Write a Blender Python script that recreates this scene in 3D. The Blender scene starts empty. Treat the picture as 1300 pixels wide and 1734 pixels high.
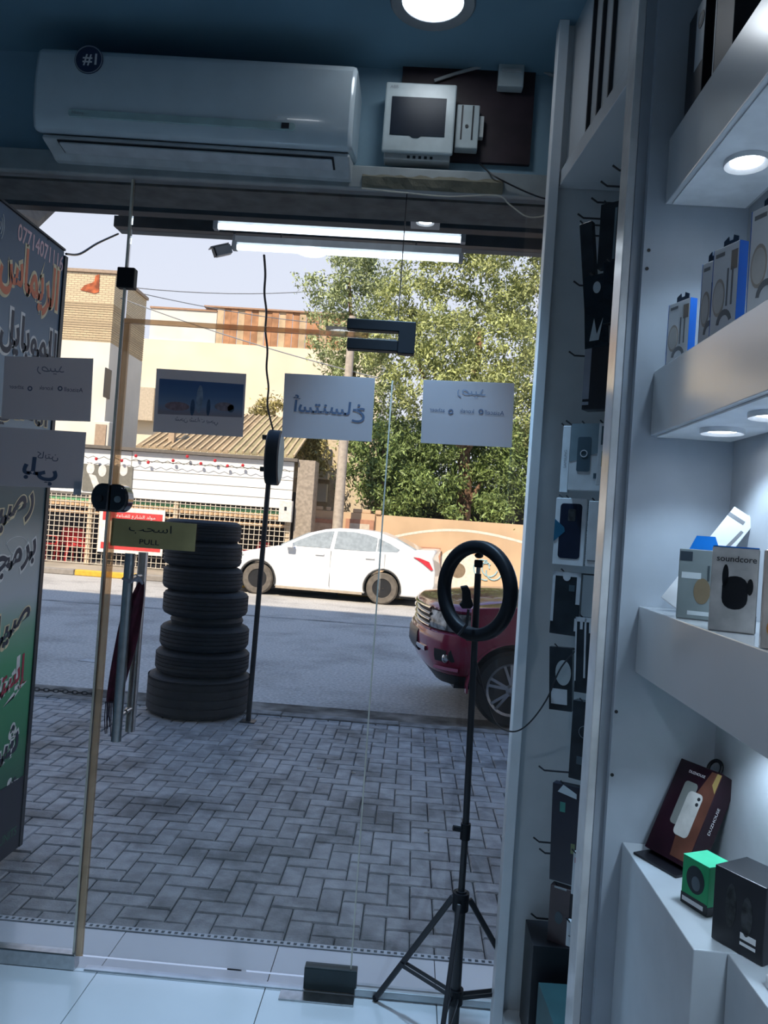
import bpy, bmesh, math, random
import numpy as np
from mathutils import Vector, Matrix
random.seed(7); rng = np.random.default_rng(7)
SC = bpy.context.scene; COL = SC.collection
# ------------------------------------------------------------------ camera, sky, sun, exposure
F = 1300.0; W, H = 1300.0, 1734.0; CAM_H = 1.65
_ey = Vector((50 / F, -25 / F, -1)).normalized(); _r = math.radians(4.0)
_ez = Vector((math.sin(_r), math.cos(_r), 0)); _ez = (_ez - _ey * _ez.dot(_ey)).normalized()
_ex = _ey.cross(_ez)
R = Matrix((_ex, _ey, _ez))                      # camera to room axes
CAM = Vector((0, 0, CAM_H))
cd = bpy.data.cameras.new('camera'); cam = bpy.data.objects.new('camera', cd); COL.objects.link(cam)
cd.sensor_fit = 'VERTICAL'; cd.sensor_height = 24; cd.lens = F / H * 24; cd.clip_start = 0.02; cd.clip_end = 400
cam.matrix_world = Matrix.Translation(CAM) @ R.to_4x4(); SC.camera = cam
def at(u, v, X=None, Y=None, Z=None):            # a point of the photograph at a known distance, side or height
    d = R @ Vector(((u - W / 2) / F, -(v - H / 2) / F, -1))
    t = (X - CAM.x) / d.x if X is not None else (Y - CAM.y) / d.y if Y is not None else (Z - CAM.z) / d.z
    return CAM + d * t
def proj(p):
    c = R.transposed() @ (Vector(p) - CAM)
    return (W / 2 + F * c.x / -c.z, H / 2 - F * c.y / -c.z)
SC.view_settings.view_transform = 'Standard'; SC.view_settings.look = 'None'
SC.view_settings.gamma = 1; SC.view_settings.use_curve_mapping = False
SC.view_settings.exposure = 0.0
wd = bpy.data.worlds.new('sky'); SC.world = wd; wd.use_nodes = True
nt = wd.node_tree; nt.nodes.clear()
wo = nt.nodes.new('ShaderNodeOutputWorld'); bg = nt.nodes.new('ShaderNodeBackground')
tc = nt.nodes.new('ShaderNodeTexCoord'); sx = nt.nodes.new('ShaderNodeSeparateXYZ'); cr = nt.nodes.new('ShaderNodeValToRGB')
nt.links.new(tc.outputs['Generated'], sx.inputs[0]); nt.links.new(sx.outputs['Z'], cr.inputs[0])
nt.links.new(cr.outputs[0], bg.inputs[0]); nt.links.new(bg.outputs[0], wo.inputs[0])
e = cr.color_ramp.elements; e[0].position = 0.0; e[0].color = (0.86, 0.865, 0.95, 1)
e[1].position = 1.0; e[1].color = (0.20, 0.42, 0.92, 1)
for p_, c_ in ((0.32, (0.77, 0.81, 0.95, 1)), (0.6, (0.38, 0.58, 0.96, 1))):
    n_ = e.new(p_); n_.color = c_
bg.inputs[1].default_value = 1.10
sun_d = bpy.data.lights.new('sun', 'SUN'); sun = bpy.data.objects.new('sun', sun_d); COL.objects.link(sun)
sun_d.energy = 6.8; sun_d.color = (1.0, 0.86, 0.68); sun_d.angle = math.radians(0.6)
SUN_EL, SUN_AZ = math.radians(46), math.radians(24)   # sun stands behind the shop, a little to the left
_sd = Vector((math.sin(SUN_AZ) * math.cos(SUN_EL), math.cos(SUN_AZ) * math.cos(SUN_EL), -math.sin(SUN_EL)))
sun.rotation_euler = _sd.to_track_quat('-Z', 'Y').to_euler()
LIGHT = (0.42, 0.69, 1.0)
# ------------------------------------------------------------------ materials
MATS = {}
def M(name, col, rough=0.5, metal=0.0, var=0.08, scale=12.0, bump=0.0, bscale=60.0, coat=0.0, emit=0.0, col2=None, island=0.0, spec=0.5, trans=0.0, alpha=1.0, world=False, stain=0.0, sscale=1.3, crough=0.03):
    if name in MATS: return MATS[name]
    m = bpy.data.materials.new(name); m.use_nodes = True; t = m.node_tree; b = t.nodes['Principled BSDF']
    b.inputs['Roughness'].default_value = rough; b.inputs['Metallic'].default_value = metal
    b.inputs['Coat Weight'].default_value = coat; b.inputs['Coat Roughness'].default_value = crough; b.inputs['Specular IOR Level'].default_value = spec
    b.inputs['Transmission Weight'].default_value = trans; b.inputs['Alpha'].default_value = alpha
    c2 = col2 or tuple(max(0, c * (1 - 2.2 * var)) for c in col)
    co = t.nodes.new('ShaderNodeTexCoord'); ns = t.nodes.new('ShaderNodeTexNoise'); ns.inputs['Scale'].default_value = scale; ns.inputs['Detail'].default_value = 5
    src = co.outputs['Object']
    if world: src = t.nodes.new('ShaderNodeNewGeometry').outputs['Position']
    t.links.new(src, ns.inputs['Vector'])
    rp = t.nodes.new('ShaderNodeValToRGB'); rp.color_ramp.elements[0].position = 0.36; rp.color_ramp.elements[1].position = 0.64
    rp.color_ramp.elements[0].color = (*c2, 1); rp.color_ramp.elements[1].color = (*col, 1)
    t.links.new(ns.outputs['Fac'], rp.inputs[0]); out = rp.outputs[0]
    if island:
        oi = t.nodes.new('ShaderNodeObjectInfo'); ge = t.nodes.new('ShaderNodeNewGeometry'); ad = t.nodes.new('ShaderNodeMath'); ad.operation = 'ADD'
        t.links.new(oi.outputs['Random'], ad.inputs[0]); t.links.new(ge.outputs['Random Per Island'], ad.inputs[1])
        fr = t.nodes.new('ShaderNodeMath'); fr.operation = 'FRACT'; t.links.new(ad.outputs[0], fr.inputs[0])
        mr = t.nodes.new('ShaderNodeMapRange'); mr.inputs['To Min'].default_value = 1 - island; mr.inputs['To Max'].default_value = 1 + island
        t.links.new(fr.outputs[0], mr.inputs['Value'])
        mx = t.nodes.new('ShaderNodeMix'); mx.data_type = 'RGBA'; mx.blend_type = 'MULTIPLY'; mx.inputs['Factor'].default_value = 1
        t.links.new(out, mx.inputs[6]); t.links.new(mr.outputs[0], mx.inputs[7]); out = mx.outputs[2]
    if stain:
        n3 = t.nodes.new('ShaderNodeTexNoise'); n3.inputs['Scale'].default_value = sscale; n3.inputs['Detail'].default_value = 8; n3.inputs['Roughness'].default_value = 0.65; t.links.new(src, n3.inputs['Vector'])
        r3 = t.nodes.new('ShaderNodeValToRGB'); r3.color_ramp.elements[0].position = 0.36; r3.color_ramp.elements[1].position = 0.52
        r3.color_ramp.elements[0].color = (1 - stain,) * 3 + (1,); r3.color_ramp.elements[1].color = (1, 1, 1, 1); t.links.new(n3.outputs['Fac'], r3.inputs[0])
        m3 = t.nodes.new('ShaderNodeMix'); m3.data_type = 'RGBA'; m3.blend_type = 'MULTIPLY'; m3.inputs['Factor'].default_value = 1
        t.links.new(out, m3.inputs[6]); t.links.new(r3.outputs[0], m3.inputs[7]); out = m3.outputs[2]
    t.links.new(out, b.inputs['Base Color'])
    if bump:
        n2 = t.nodes.new('ShaderNodeTexNoise'); n2.inputs['Scale'].default_value = bscale; n2.inputs['Detail'].default_value = 6
        t.links.new(src, n2.inputs['Vector'])
        bp = t.nodes.new('ShaderNodeBump'); bp.inputs['Strength'].default_value = bump; bp.inputs['Distance'].default_value = 0.01
        t.links.new(n2.outputs['Fac'], bp.inputs['Height']); t.links.new(bp.outputs[0], b.inputs['Normal'])
    if emit:
        b.inputs['Emission Color'].default_value = (*col, 1); b.inputs['Emission Strength'].default_value = emit
    MATS[name] = m; return m
def glass(name, tint=(0.93, 0.97, 0.96), ior=1.45, rough=0.0, haze=0.0):
    if name in MATS: return MATS[name]
    m = bpy.data.materials.new(name); m.use_nodes = True; t = m.node_tree; t.nodes.clear()
    o = t.nodes.new('ShaderNodeOutputMaterial'); tr = t.nodes.new('ShaderNodeBsdfTransparent'); gl = t.nodes.new('ShaderNodeBsdfGlossy'); fr = t.nodes.new('ShaderNodeFresnel')
    mx = t.nodes.new('ShaderNodeMixShader'); tr.inputs[0].default_value = (*tint, 1); gl.inputs['Roughness'].default_value = rough; fr.inputs[0].default_value = ior
    t.links.new(fr.outputs[0], mx.inputs[0]); t.links.new(tr.outputs[0], mx.inputs[1]); t.links.new(gl.outputs[0], mx.inputs[2]); t.links.new(mx.outputs[0], o.inputs[0])
    MATS[name] = m; return m
def ramp_z(name, stops, rough=0.5, z0=0.0, z1=1.0, noise=0.06):     # flat print whose colours change along local z
    if name in MATS: return MATS[name]
    m = bpy.data.materials.new(name); m.use_nodes = True; t = m.node_tree; b = t.nodes['Principled BSDF']; b.inputs['Roughness'].default_value = rough
    co = t.nodes.new('ShaderNodeTexCoord'); s = t.nodes.new('ShaderNodeSeparateXYZ'); t.links.new(co.outputs['Object'], s.inputs[0])
    ns = t.nodes.new('ShaderNodeTexNoise'); ns.inputs['Scale'].default_value = 3.5; t.links.new(co.outputs['Object'], ns.inputs['Vector'])
    mr = t.nodes.new('ShaderNodeMapRange'); mr.inputs['From Min'].default_value = z0; mr.inputs['From Max'].default_value = z1; t.links.new(s.outputs['Z'], mr.inputs['Value'])
    a = t.nodes.new('ShaderNodeMath'); a.operation = 'MULTIPLY_ADD'; a.inputs[1].default_value = noise; t.links.new(ns.outputs['Fac'], a.inputs[0]); t.links.new(mr.outputs[0], a.inputs[2])
    r = t.nodes.new('ShaderNodeValToRGB'); el = r.color_ramp.elements
    el[0].position, el[0].color = stops[0][0], (*stops[0][1], 1); el[1].position, el[1].color = stops[-1][0], (*stops[-1][1], 1)
    for p, c in stops[1:-1]:
        q = el.new(p); q.color = (*c, 1)
    t.links.new(a.outputs[0], r.inputs[0]); t.links.new(r.outputs[0], b.inputs['Base Color']); MATS[name] = m; return m
# ------------------------------------------------------------------ mesh helpers
ORG = {}
class MB:
    def __init__(s, m=None): s.v = []; s.f = []; s.m = m
    def add(s, vs, fs):
        n = len(s.v)
        s.v += [(s.m @ Vector(p)) if s.m is not None else Vector(p) for p in vs]
        s.f += [tuple(i + n for i in f) for f in fs]; return s
    def box(s, x0, x1, y0, y1, z0, z1):
        x0, x1 = min(x0, x1), max(x0, x1); y0, y1 = min(y0, y1), max(y0, y1); z0, z1 = min(z0, z1), max(z0, z1)
        return s.add([(x0, y0, z0), (x1, y0, z0), (x1, y1, z0), (x0, y1, z0), (x0, y0, z1), (x1, y0, z1), (x1, y1, z1), (x0, y1, z1)],
                     [(0, 3, 2, 1), (4, 5, 6, 7), (0, 1, 5, 4), (1, 2, 6, 5), (2, 3, 7, 6), (3, 0, 4, 7)])
    def bar(s, a, b, w, h, up=(0, 0, 1)):              # rectangular bar between two points
        a, b = Vector(a), Vector(b); d = (b - a).normalized(); u = Vector(up)
        if abs(d.dot(u)) > 0.99: u = Vector((0, 1, 0))
        x = d.cross(u).normalized(); y = x.cross(d).normalized()
        c = [x * (sx_ * w / 2) + y * (sy_ * h / 2) for sx_, sy_ in ((-1, -1), (1, -1), (1, 1), (-1, 1))]
        return s.add([a + k for k in c] + [b + k for k in c], [(3, 2, 1, 0), (4, 5, 6, 7), (0, 1, 5, 4), (1, 2, 6, 5), (2, 3, 7, 6), (3, 0, 4, 7)])
    def tube(s, pts, r, n=8, cap=True, closed=False):
        pts = [Vector(p) for p in pts]; rs = r if isinstance(r, (list, tuple)) else [r] * len(pts); L = len(pts); vs = []; ref = None
        for i, p in enumerate(pts):
            if closed: d = pts[(i + 1) % L] - pts[i - 1]
            else: d = pts[min(i + 1, L - 1)] - pts[max(i - 1, 0)]
            d = d.normalized() if d.length > 1e-9 else Vector((0, 0, 1))
            if ref is None:
                ref = Vector((0, 0, 1)) if abs(d.z) < 0.9 else Vector((1, 0, 0))
            x = d.cross(ref).normalized(); ref = x.cross(d).normalized(); y = ref
            vs += [p + (x * math.cos(2 * math.pi * k / n) + y * math.sin(2 * math.pi * k / n)) * rs[i] for k in range(n)]
        fs = []
        for i in range(L if closed else L - 1):
            j = (i + 1) % L
            fs += [(i * n + k, i * n + (k + 1) % n, j * n + (k + 1) % n, j * n + k) for k in range(n)]
        if cap and not closed: fs += [tuple(range(n - 1, -1, -1)), tuple(range((L - 1) * n, L * n))]
        return s.add(vs, fs)
    def lathe(s, prof, n=24, axis='Z', c=(0, 0, 0), closed=False):      # prof: (radius, height along axis)
        c = Vector(c); vs = []
        for r, h in prof:
            for k in range(n):
                a = 2 * math.pi * k / n; p, q = r * math.cos(a), r * math.sin(a)
                vs.append(c + Vector({'Z': (p, q, h), 'Y': (p, h, -q), 'X': (h, p, q)}[axis]))
        L = len(prof); fs = []
        for i in range(L if closed else L - 1):
            j = (i + 1) % L
            fs += [(i * n + k, i * n + (k + 1) % n, j * n + (k + 1) % n, j * n + k) for k in range(n)]
        if not closed:
            if prof[0][0] > 1e-6: fs.append(tuple(range(n - 1, -1, -1)))
            if prof[-1][0] > 1e-6: fs.append(tuple(range((L - 1) * n, L * n)))
        return s.add(vs, fs)
    def prism(s, poly, d0, d1, plane='XZ', f=None):     # polygon in a plane, pushed from d0 to d1 along the third axis
        mp = {'XZ': lambda a, b, d: (a, d, b), 'YZ': lambda a, b, d: (d, a, b), 'XY': lambda a, b, d: (a, b, d)}[plane]
        n = len(poly)
        vs = [mp(a, b, d0) for a, b in poly] + [mp(a, b, d1) for a, b in poly]
        if f: vs = [f(Vector(p)) for p in vs]
        return s.add(vs, [tuple(range(n)), tuple(range(2 * n - 1, n - 1, -1))] + [(i, i + n, (i + 1) % n + n, (i + 1) % n) for i in range(n)])
    def quad(s, a, b, c, d, th=0.0):
        a, b, c, d = map(Vector, (a, b, c, d)); nn = (b - a).cross(d - a).normalized() * th
        if th == 0: return s.add([a, b, c, d], [(0, 1, 2, 3)])
        return s.add([a, b, c, d, a + nn, b + nn, c + nn, d + nn], [(3, 2, 1, 0), (4, 5, 6, 7), (0, 1, 5, 4), (1, 2, 6, 5), (2, 3, 7, 6), (3, 0, 4, 7)])
    def ball(s, c, r, n=10, m=6, sc=(1, 1, 1)):
        c = Vector(c); prof = [(math.sin(math.pi * i / m) * r, -math.cos(math.pi * i / m) * r) for i in range(m + 1)]
        prof[0] = (1e-4, -r); prof[-1] = (1e-4, r)
        k = MB().lathe(prof, n); return s.add([c + Vector((p.x * sc[0], p.y * sc[1], p.z * sc[2])) for p in k.v], k.f)
    def build(s, name, mat, parent=None, bevel=0.0, smooth=False, org=None, fix=True):
        me = bpy.data.meshes.new(name)
        if parent is not None: o0 = ORG[parent.name]
        elif org is not None: o0 = Vector(org)
        else:
            xs = [p.x for p in s.v]; ys = [p.y for p in s.v]; zs = [p.z for p in s.v]
            o0 = Vector(((min(xs) + max(xs)) / 2, (min(ys) + max(ys)) / 2, min(zs)))
        me.from_pydata([tuple(p - o0) for p in s.v], [], s.f)
        if fix:
            bm = bmesh.new(); bm.from_mesh(me); bmesh.ops.recalc_face_normals(bm, faces=bm.faces); bm.to_mesh(me); bm.free()
        if smooth:
            me.shade_smooth()
            try: me.set_sharp_from_angle(angle=math.radians(smooth if smooth is not True else 40))
            except Exception: pass
        me.materials.append(mat)
        o = bpy.data.objects.new(name, me); COL.objects.link(o)
        if parent is not None: o.parent = parent
        else: o.location = o0
        ORG[o.name] = o0
        if bevel:
            b = o.modifiers.new('bevel', 'BEVEL'); b.width = bevel; b.segments = 2; b.limit_method = 'ANGLE'; b.angle_limit = math.radians(35)
        return o
def tag(o, label=None, cat=None, group=None, kind=None):
    if label: o['label'] = label
    if cat: o['category'] = cat
    if group: o['group'] = group
    if kind: o['kind'] = kind
    return o
def thing(name, label, cat, loc, group=None, kind=None):
    o = bpy.data.objects.new(name, None); o.empty_display_size = 0.05; COL.objects.link(o); o.location = loc; ORG[o.name] = Vector(loc)
    return tag(o, label, cat, group, kind)
def struct(o): o['kind'] = 'structure'; return o
def copy_tree(o, parent=None, off=(0, 0, 0)):
    c = o.copy(); COL.objects.link(c); c.parent = parent; ORG[c.name] = ORG[o.name] + Vector(off)
    if parent is None: c.location = o.location + Vector(off)
    for ch in o.children: copy_tree(ch, c, off)
    return c
def rotz(p, a): return Matrix.Translation(p) @ Matrix.Rotation(a, 4, 'Z')
def circ(cx, cy, rx, ry=None, n=24, a0=0.0, a1=2 * math.pi):
    ry = ry or rx; full = abs(a1 - a0 - 2 * math.pi) < 1e-6
    return [(cx + rx * math.cos(a0 + (a1 - a0) * i / (n if full else n - 1)), cy + ry * math.sin(a0 + (a1 - a0) * i / (n if full else n - 1))) for i in range(n)]
def rrect(x0, x1, y0, y1, r, n=4):
    p = []
    for cx, cy, a in ((x1 - r, y1 - r, 0), (x0 + r, y1 - r, 90), (x0 + r, y0 + r, 180), (x1 - r, y0 + r, 270)):
        p += [(cx + r * math.cos(math.radians(a + 90 * i / n)), cy + r * math.sin(math.radians(a + 90 * i / n))) for i in range(n + 1)]
    return p
# ------------------------------------------------------------------ lettering
_AR = {'ا': (0xFE8D, 0), 'أ': (0xFE83, 0), 'إ': (0xFE87, 0), 'ب': (0xFE8F, 1), 'ة': (0xFE93, 0), 'ت': (0xFE95, 1), 'ث': (0xFE99, 1), 'ج': (0xFE9D, 1), 'ح': (0xFEA1, 1), 'خ': (0xFEA5, 1),
       'د': (0xFEA9, 0), 'ر': (0xFEAD, 0), 'س': (0xFEB1, 1), 'ش': (0xFEB5, 1), 'ص': (0xFEB9, 1), 'ع': (0xFEC9, 1), 'ف': (0xFED1, 1), 'ق': (0xFED5, 1), 'ك': (0xFED9, 1),
       'ل': (0xFEDD, 1), 'م': (0xFEE1, 1), 'ن': (0xFEE5, 1), 'ه': (0xFEE9, 1), 'و': (0xFEED, 0), 'ي': (0xFEF1, 1), 'ـ': (0x640, 2)}
def arabic(s):
    out = []
    for i, ch in enumerate(s):
        if ch not in _AR: out.append(ch); continue
        base, dual = _AR[ch]
        if dual == 2: out.append(ch); continue
        pj = i > 0 and s[i - 1] in _AR and _AR[s[i - 1]][1] >= 1
        nj = dual == 1 and i + 1 < len(s) and s[i + 1] in _AR
        out.append(chr(base + (3 if pj and nj else 2 if nj else 1 if pj else 0)))
    return ''.join(reversed(out))
def letters(s, name, mat, parent, o, right, up, h=None, w=None, mirror=False, bold=0.0, th=0.0006, anchor='c', ar=False, shear=0.0, res=3):
    """flat lettering as a thin mesh lying on a surface: o is its middle (anchor c), left (l) or right (r) end"""
    c = bpy.data.curves.new('lettering', 'FONT'); c.body = arabic(s) if ar else s; c.offset = bold; c.resolution_u = res
    t = bpy.data.objects.new('lettering', c); COL.objects.link(t)
    dg = bpy.context.evaluated_depsgraph_get(); me = bpy.data.meshes.new_from_object(t.evaluated_get(dg))
    vs = [v.co.copy() for v in me.vertices]; fs = [tuple(p.vertices) for p in me.polygons]
    bpy.data.objects.remove(t); bpy.data.curves.remove(c); bpy.data.meshes.remove(me)
    x0, x1 = min(p.x for p in vs), max(p.x for p in vs); y0, y1 = min(p.y for p in vs), max(p.y for p in vs)
    k = (h / (y1 - y0)) if h else w / (x1 - x0); kx = (w / (x1 - x0)) if w else k
    right, up = Vector(right).normalized(), Vector(up).normalized(); nrm = right.cross(up)
    a = {'c': (x0 + x1) / 2, 'l': x0, 'r': x1}[anchor]; sg = -1 if mirror else 1
    P = [Vector(o) + right * ((p.x - a) * kx * sg + shear * (p.y - y0) * k) + up * ((p.y - (y0 + y1) / 2) * k) for p in vs]
    mb = MB(); n = len(P)
    mb.v = [p + nrm * th for p in P]; mb.f = fs
    return mb.build(name, mat, parent, fix=False)
# ------------------------------------------------------------------ the shop's shell
G = 2.72                                            # glass front
white = M('white melamine', (0.70, 0.72, 0.74), 0.24, var=0.03, scale=3, coat=1.0, crough=0.18, spec=1.0)
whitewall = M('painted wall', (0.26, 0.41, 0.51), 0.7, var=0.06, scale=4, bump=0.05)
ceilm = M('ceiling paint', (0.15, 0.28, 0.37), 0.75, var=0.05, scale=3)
tilem = M('glazed floor tile', (0.80, 0.82, 0.84), 0.12, var=0.04, scale=2, island=0.03, world=True)
grout = M('dark grout', (0.10, 0.11, 0.12), 0.8)
blackp = M('black plastic', (0.008, 0.010, 0.014), 0.5, var=0.1, spec=0.25)
blackm = M('black powder coat', (0.016, 0.018, 0.024), 0.45, var=0.1)
chrome = M('brushed steel', (0.55, 0.56, 0.57), 0.28, 1.0, var=0.08, scale=40)
tan = M('sunlit tan edge', (0.74, 0.58, 0.40), 0.35, 0.3, var=0.05)  # street sunlight on the glass edges put into the tan colour
def shine_through(m, col, k):                      # glass edges and paper pass some of the street's light on
    t = m.node_tree; tl = t.nodes.new('ShaderNodeBsdfTranslucent'); tl.inputs[0].default_value = (*col, 1); mx = t.nodes.new('ShaderNodeMixShader'); mx.inputs[0].default_value = k
    t.links.new(t.nodes['Principled BSDF'].outputs[0], mx.inputs[1]); t.links.new(tl.outputs[0], mx.inputs[2]); t.links.new(mx.outputs[0], t.nodes['Material Output'].inputs[0])
def tinted(m, col, k):
    t = m.node_tree; tl = t.nodes.new('ShaderNodeBsdfTransparent'); tl.inputs[0].default_value = (*col, 1); mx = t.nodes.new('ShaderNodeMixShader'); mx.inputs[0].default_value = k
    t.links.new(t.nodes['Principled BSDF'].outputs[0], mx.inputs[1]); t.links.new(tl.outputs[0], mx.inputs[2]); t.links.new(mx.outputs[0], t.nodes['Material Output'].inputs[0])
tinted(tan, (0.95, 0.80, 0.64), 0.55)
XW = 0.70                                           # right wall
ZC = 3.30; XL = -2.6; YB = -2.6
YJ = 2.44; X_J = at(890, 892, Y=YJ).x; XG = 0.699      # front edge of the jamb, right end of the glass
fl = MB().box(XL, 2.2, YB, 2.985, -0.12, -0.012).build('floor', grout); struct(fl)
s0 = at(470, 1608, Z=0); s1 = at(185, 1582, Z=0); TW = 0.60; xo = s0.x
ty = [G - 0.02 - 0.6 * k for k in range(10)]
tm = {}
for j in range(-1, 9):
    y1_ = 2.975 if j < 0 else ty[j] - 0.0015; y0_ = ty[0] + 0.0015 if j < 0 else ty[j + 1] + 0.0015
    y0_ = max(y0_, YB)
    for i in range(-5, 4):
        x0_, x1_ = xo + i * TW + 0.0015, xo + (i + 1) * TW - 0.0015
        x0_, x1_ = max(x0_, XL), min(x1_, XW)
        if x1_ - x0_ < 0.02: continue
        key = (round(x1_ - x0_, 3), round(y1_ - y0_, 3))
        if key not in tm:
            o = MB().box(x0_, x1_, y0_, y1_, -0.012, 0.0).build('tile', tilem, fl, bevel=0.0012); tm[key] = (o, x0_, y0_)
        else:
            o, a_, b_ = tm[key]; c = o.copy(); COL.objects.link(c); c.location = Vector((x0_ - a_, y0_ - b_, 0))
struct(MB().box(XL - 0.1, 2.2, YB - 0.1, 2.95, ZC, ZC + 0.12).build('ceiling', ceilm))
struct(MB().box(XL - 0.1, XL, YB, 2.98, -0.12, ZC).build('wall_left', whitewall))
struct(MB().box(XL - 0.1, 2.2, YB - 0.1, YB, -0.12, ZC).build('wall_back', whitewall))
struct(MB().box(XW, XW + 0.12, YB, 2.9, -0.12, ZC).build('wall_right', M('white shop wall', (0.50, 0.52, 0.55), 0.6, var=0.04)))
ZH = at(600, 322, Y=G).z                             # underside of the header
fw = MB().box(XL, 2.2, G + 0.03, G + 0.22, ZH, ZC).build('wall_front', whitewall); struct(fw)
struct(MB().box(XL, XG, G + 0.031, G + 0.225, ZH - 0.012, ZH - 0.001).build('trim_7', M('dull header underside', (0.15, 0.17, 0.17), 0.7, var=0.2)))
# header trim: the aluminium beam over the glass and the torn plaster edge
tr = MB().box(XL, XG, G - 0.035, G + 0.03, ZH - 0.005, ZH + 0.075).build('trim_1', M('grey header metal', (0.36, 0.40, 0.41), 0.5, 0.2), bevel=0.004); struct(tr)
a_, b_ = at(612, 318, Y=G - 0.04), at(850, 332, Y=G - 0.04)
mb = MB(); n = 22; vs = []
for i in range(n + 1):
    x = a_.x + (b_.x - a_.x) * i / n
    vs += [(x, G - 0.036, ZH + 0.04 + 0.012 * random.random()), (x, G - 0.048 - 0.008 * random.random(), ZH + 0.03), (x, G - 0.042, ZH + 0.002 + 0.012 * random.random()), (x, G - 0.036, ZH - 0.004)]
mb.add(vs, [(i * 4 + k, i * 4 + k + 1, i * 4 + k + 5, i * 4 + k + 4) for i in range(n) for k in range(3)])
mb.build('sealant_foam', M('old foam sealant', (0.20, 0.19, 0.14), 0.8, bump=0.4, bscale=50), tr)
# threshold: pierced metal trim at the outer tile edge
th = MB()
y_ = 2.985; x = XL
th.box(XL, XG, y_ - 0.006, y_, -0.02, 0.004); th.box(XL, XG, y_ + 0.016, y_ + 0.022, -0.02, 0.004)
while x < XG:
    th.box(x, x + 0.013, y_, y_ + 0.016, -0.012, 0.004); x += 0.026
o = th.build('trim_2', M('pale tile trim', (0.62, 0.66, 0.70), 0.4)); struct(o)
# door track on the floor in front of the glass
o = MB().box(at(140, 1646, Z=0).x, XG, G - 0.016, G + 0.016, 0.0, 0.006).build('trim_3', M('aluminium track', (0.62, 0.65, 0.68), 0.3, 0.6), bevel=0.002); struct(o)
o = MB().box(at(600, 1680, Z=0).x, XG, G - 0.022, G + 0.022, 0.0065, 0.03).build('trim_4', M('aluminium sill', (0.55, 0.58, 0.60), 0.35, 0.6), bevel=0.003); struct(o)
# ------------------------------------------------------------------ glass front
gm = glass('clear glass', (0.975, 0.985, 0.985))
XD0 = at(172, 1060, Y=G).x; XD1 = at(641, 1000, Y=G).x; ZD = at(400, 553, Y=G).z; ZB = 0.045
def pane(par, x0, x1, z0, z1, name='glass_pane'): return MB().box(x0, x1, G - 0.005, G + 0.005, z0, z1).build(name, gm, par)
w1 = thing('window_1', None, None, (XD0 - 0.6, G, 0), kind='structure')
pane(w1, XL, XD0 - 0.004, ZB, ZH); 
rl = MB().box(XL, XD0 + 0.004, G - 0.022, G + 0.022, 0.0, 0.055).build('bottom_rail', chrome, w1, bevel=0.004)
MB().box(XD0 - 0.012, XD0 - 0.0045, G - 0.008, G + 0.008, ZB, ZH).build('edge_profile', M('pale glass edge', (0.62, 0.60, 0.52), 0.25), w1)
p = at(215, 472, Y=G)
MB().box(p.x - 0.032, p.x + 0.032, G - 0.018, G + 0.018, p.z - 0.037, p.z + 0.037).build('patch_fitting', blackp, w1, bevel=0.004)
d1 = thing('door_1', None, None, ((XD0 + XD1) / 2, G, 0), kind='structure')
pane(d1, XD0, XD1, ZB, ZD - 0.012)
MB().box(XD0 + 0.0005, XD0 + 0.021, G - 0.009, G + 0.009, ZB, ZD - 0.012).build('edge_profile', tan, d1, bevel=0.002)
MB().box(XD0, XD1 - 0.10, G - 0.010, G + 0.010, ZD - 0.012, ZD + 0.004).build('top_profile', tan, d1, bevel=0.002)
MB().box(XD1 - 0.006, XD1 - 0.001, G - 0.007, G + 0.007, ZB, ZD - 0.16).build('edge_profile', M('pale glass edge', ()), d1)
# patch fittings at the door's pivot corners
q0, q1 = at(588, 570, Y=G - 0.02), at(672, 598, Y=G - 0.02)
MB().box(q0.x, q1.x, G - 0.02, G + 0.02, q1.z + 0.006, q0.z - 0.002).build('patch_fitting', blackp, d1, bevel=0.003)
q0, q1 = at(515, 1643, Y=G - 0.02), at(602, 1685, Y=G - 0.02)
MB().box(q0.x, q1.x, G - 0.02, G + 0.02, 0.012, 0.088).build('patch_fitting', M('dark bronze patch', (0.035, 0.05, 0.055), 0.3, 0.5), d1, bevel=0.003)
q0, q1 = at(472, 1690, Z=0), at(600, 1690, Z=0)
MB().box(q0.x, q1.x, G - 0.075, G - 0.022, 0.001, 0.006).build('pivot_plate', chrome, d1, bevel=0.001)
# oval lock body, one half on the door, one on the fixed pane
c = at(187, 843, Y=G - 0.02)
for sgn, par in ((-1, w1), (1, d1)):
    aa = [(c.x + sgn * (0.001), c.z - 0.05), (c.x + sgn * 0.03, c.z - 0.05)] + [(c.x + sgn * (0.03 + 0.038 * math.sin(t_)), c.z - 0.05 * math.cos(t_)) for t_ in np.linspace(0.1, math.pi - 0.1, 10)] + [(c.x + sgn * 0.03, c.z + 0.05), (c.x + sgn * 0.001, c.z + 0.05)]
    lk = MB().prism(aa, G - 0.034, G + 0.034).build('lock_body', M('glossy black lock', (0.01, 0.013, 0.02), 0.12, coat=0.6), par, bevel=0.008, smooth=True)
    MB().lathe([(0.012, 0), (0.012, 0.006), (0.008, 0.008)], 14, 'Y', (c.x + sgn * 0.034, G - 0.043, c.z - 0.004)).build('key_cylinder', chrome if sgn > 0 else blackm, lk)
w2 = thing('window_2', None, None, ((XD1 + X_J) / 2, G, 0), kind='structure')
pane(w2, XD1 + 0.003, XG, 0.03, ZH)
w3 = thing('window_3', None, None, ((XD0 + XD1) / 2, G, ZD), kind='structure')
pane(w3, XD0, XD1 - 0.001, ZD + 0.006, ZH)
MB().box(XD1 - 0.0005, XD1 + 0.0025, G - 0.006, G + 0.006, ZD + 0.05, ZH).build('joint_seal', blackm, w3)
q0, q1, q2 = at(588, 538, Y=G - 0.02), at(703, 570, Y=G - 0.02), at(672, 600, Y=G - 0.02)
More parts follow.
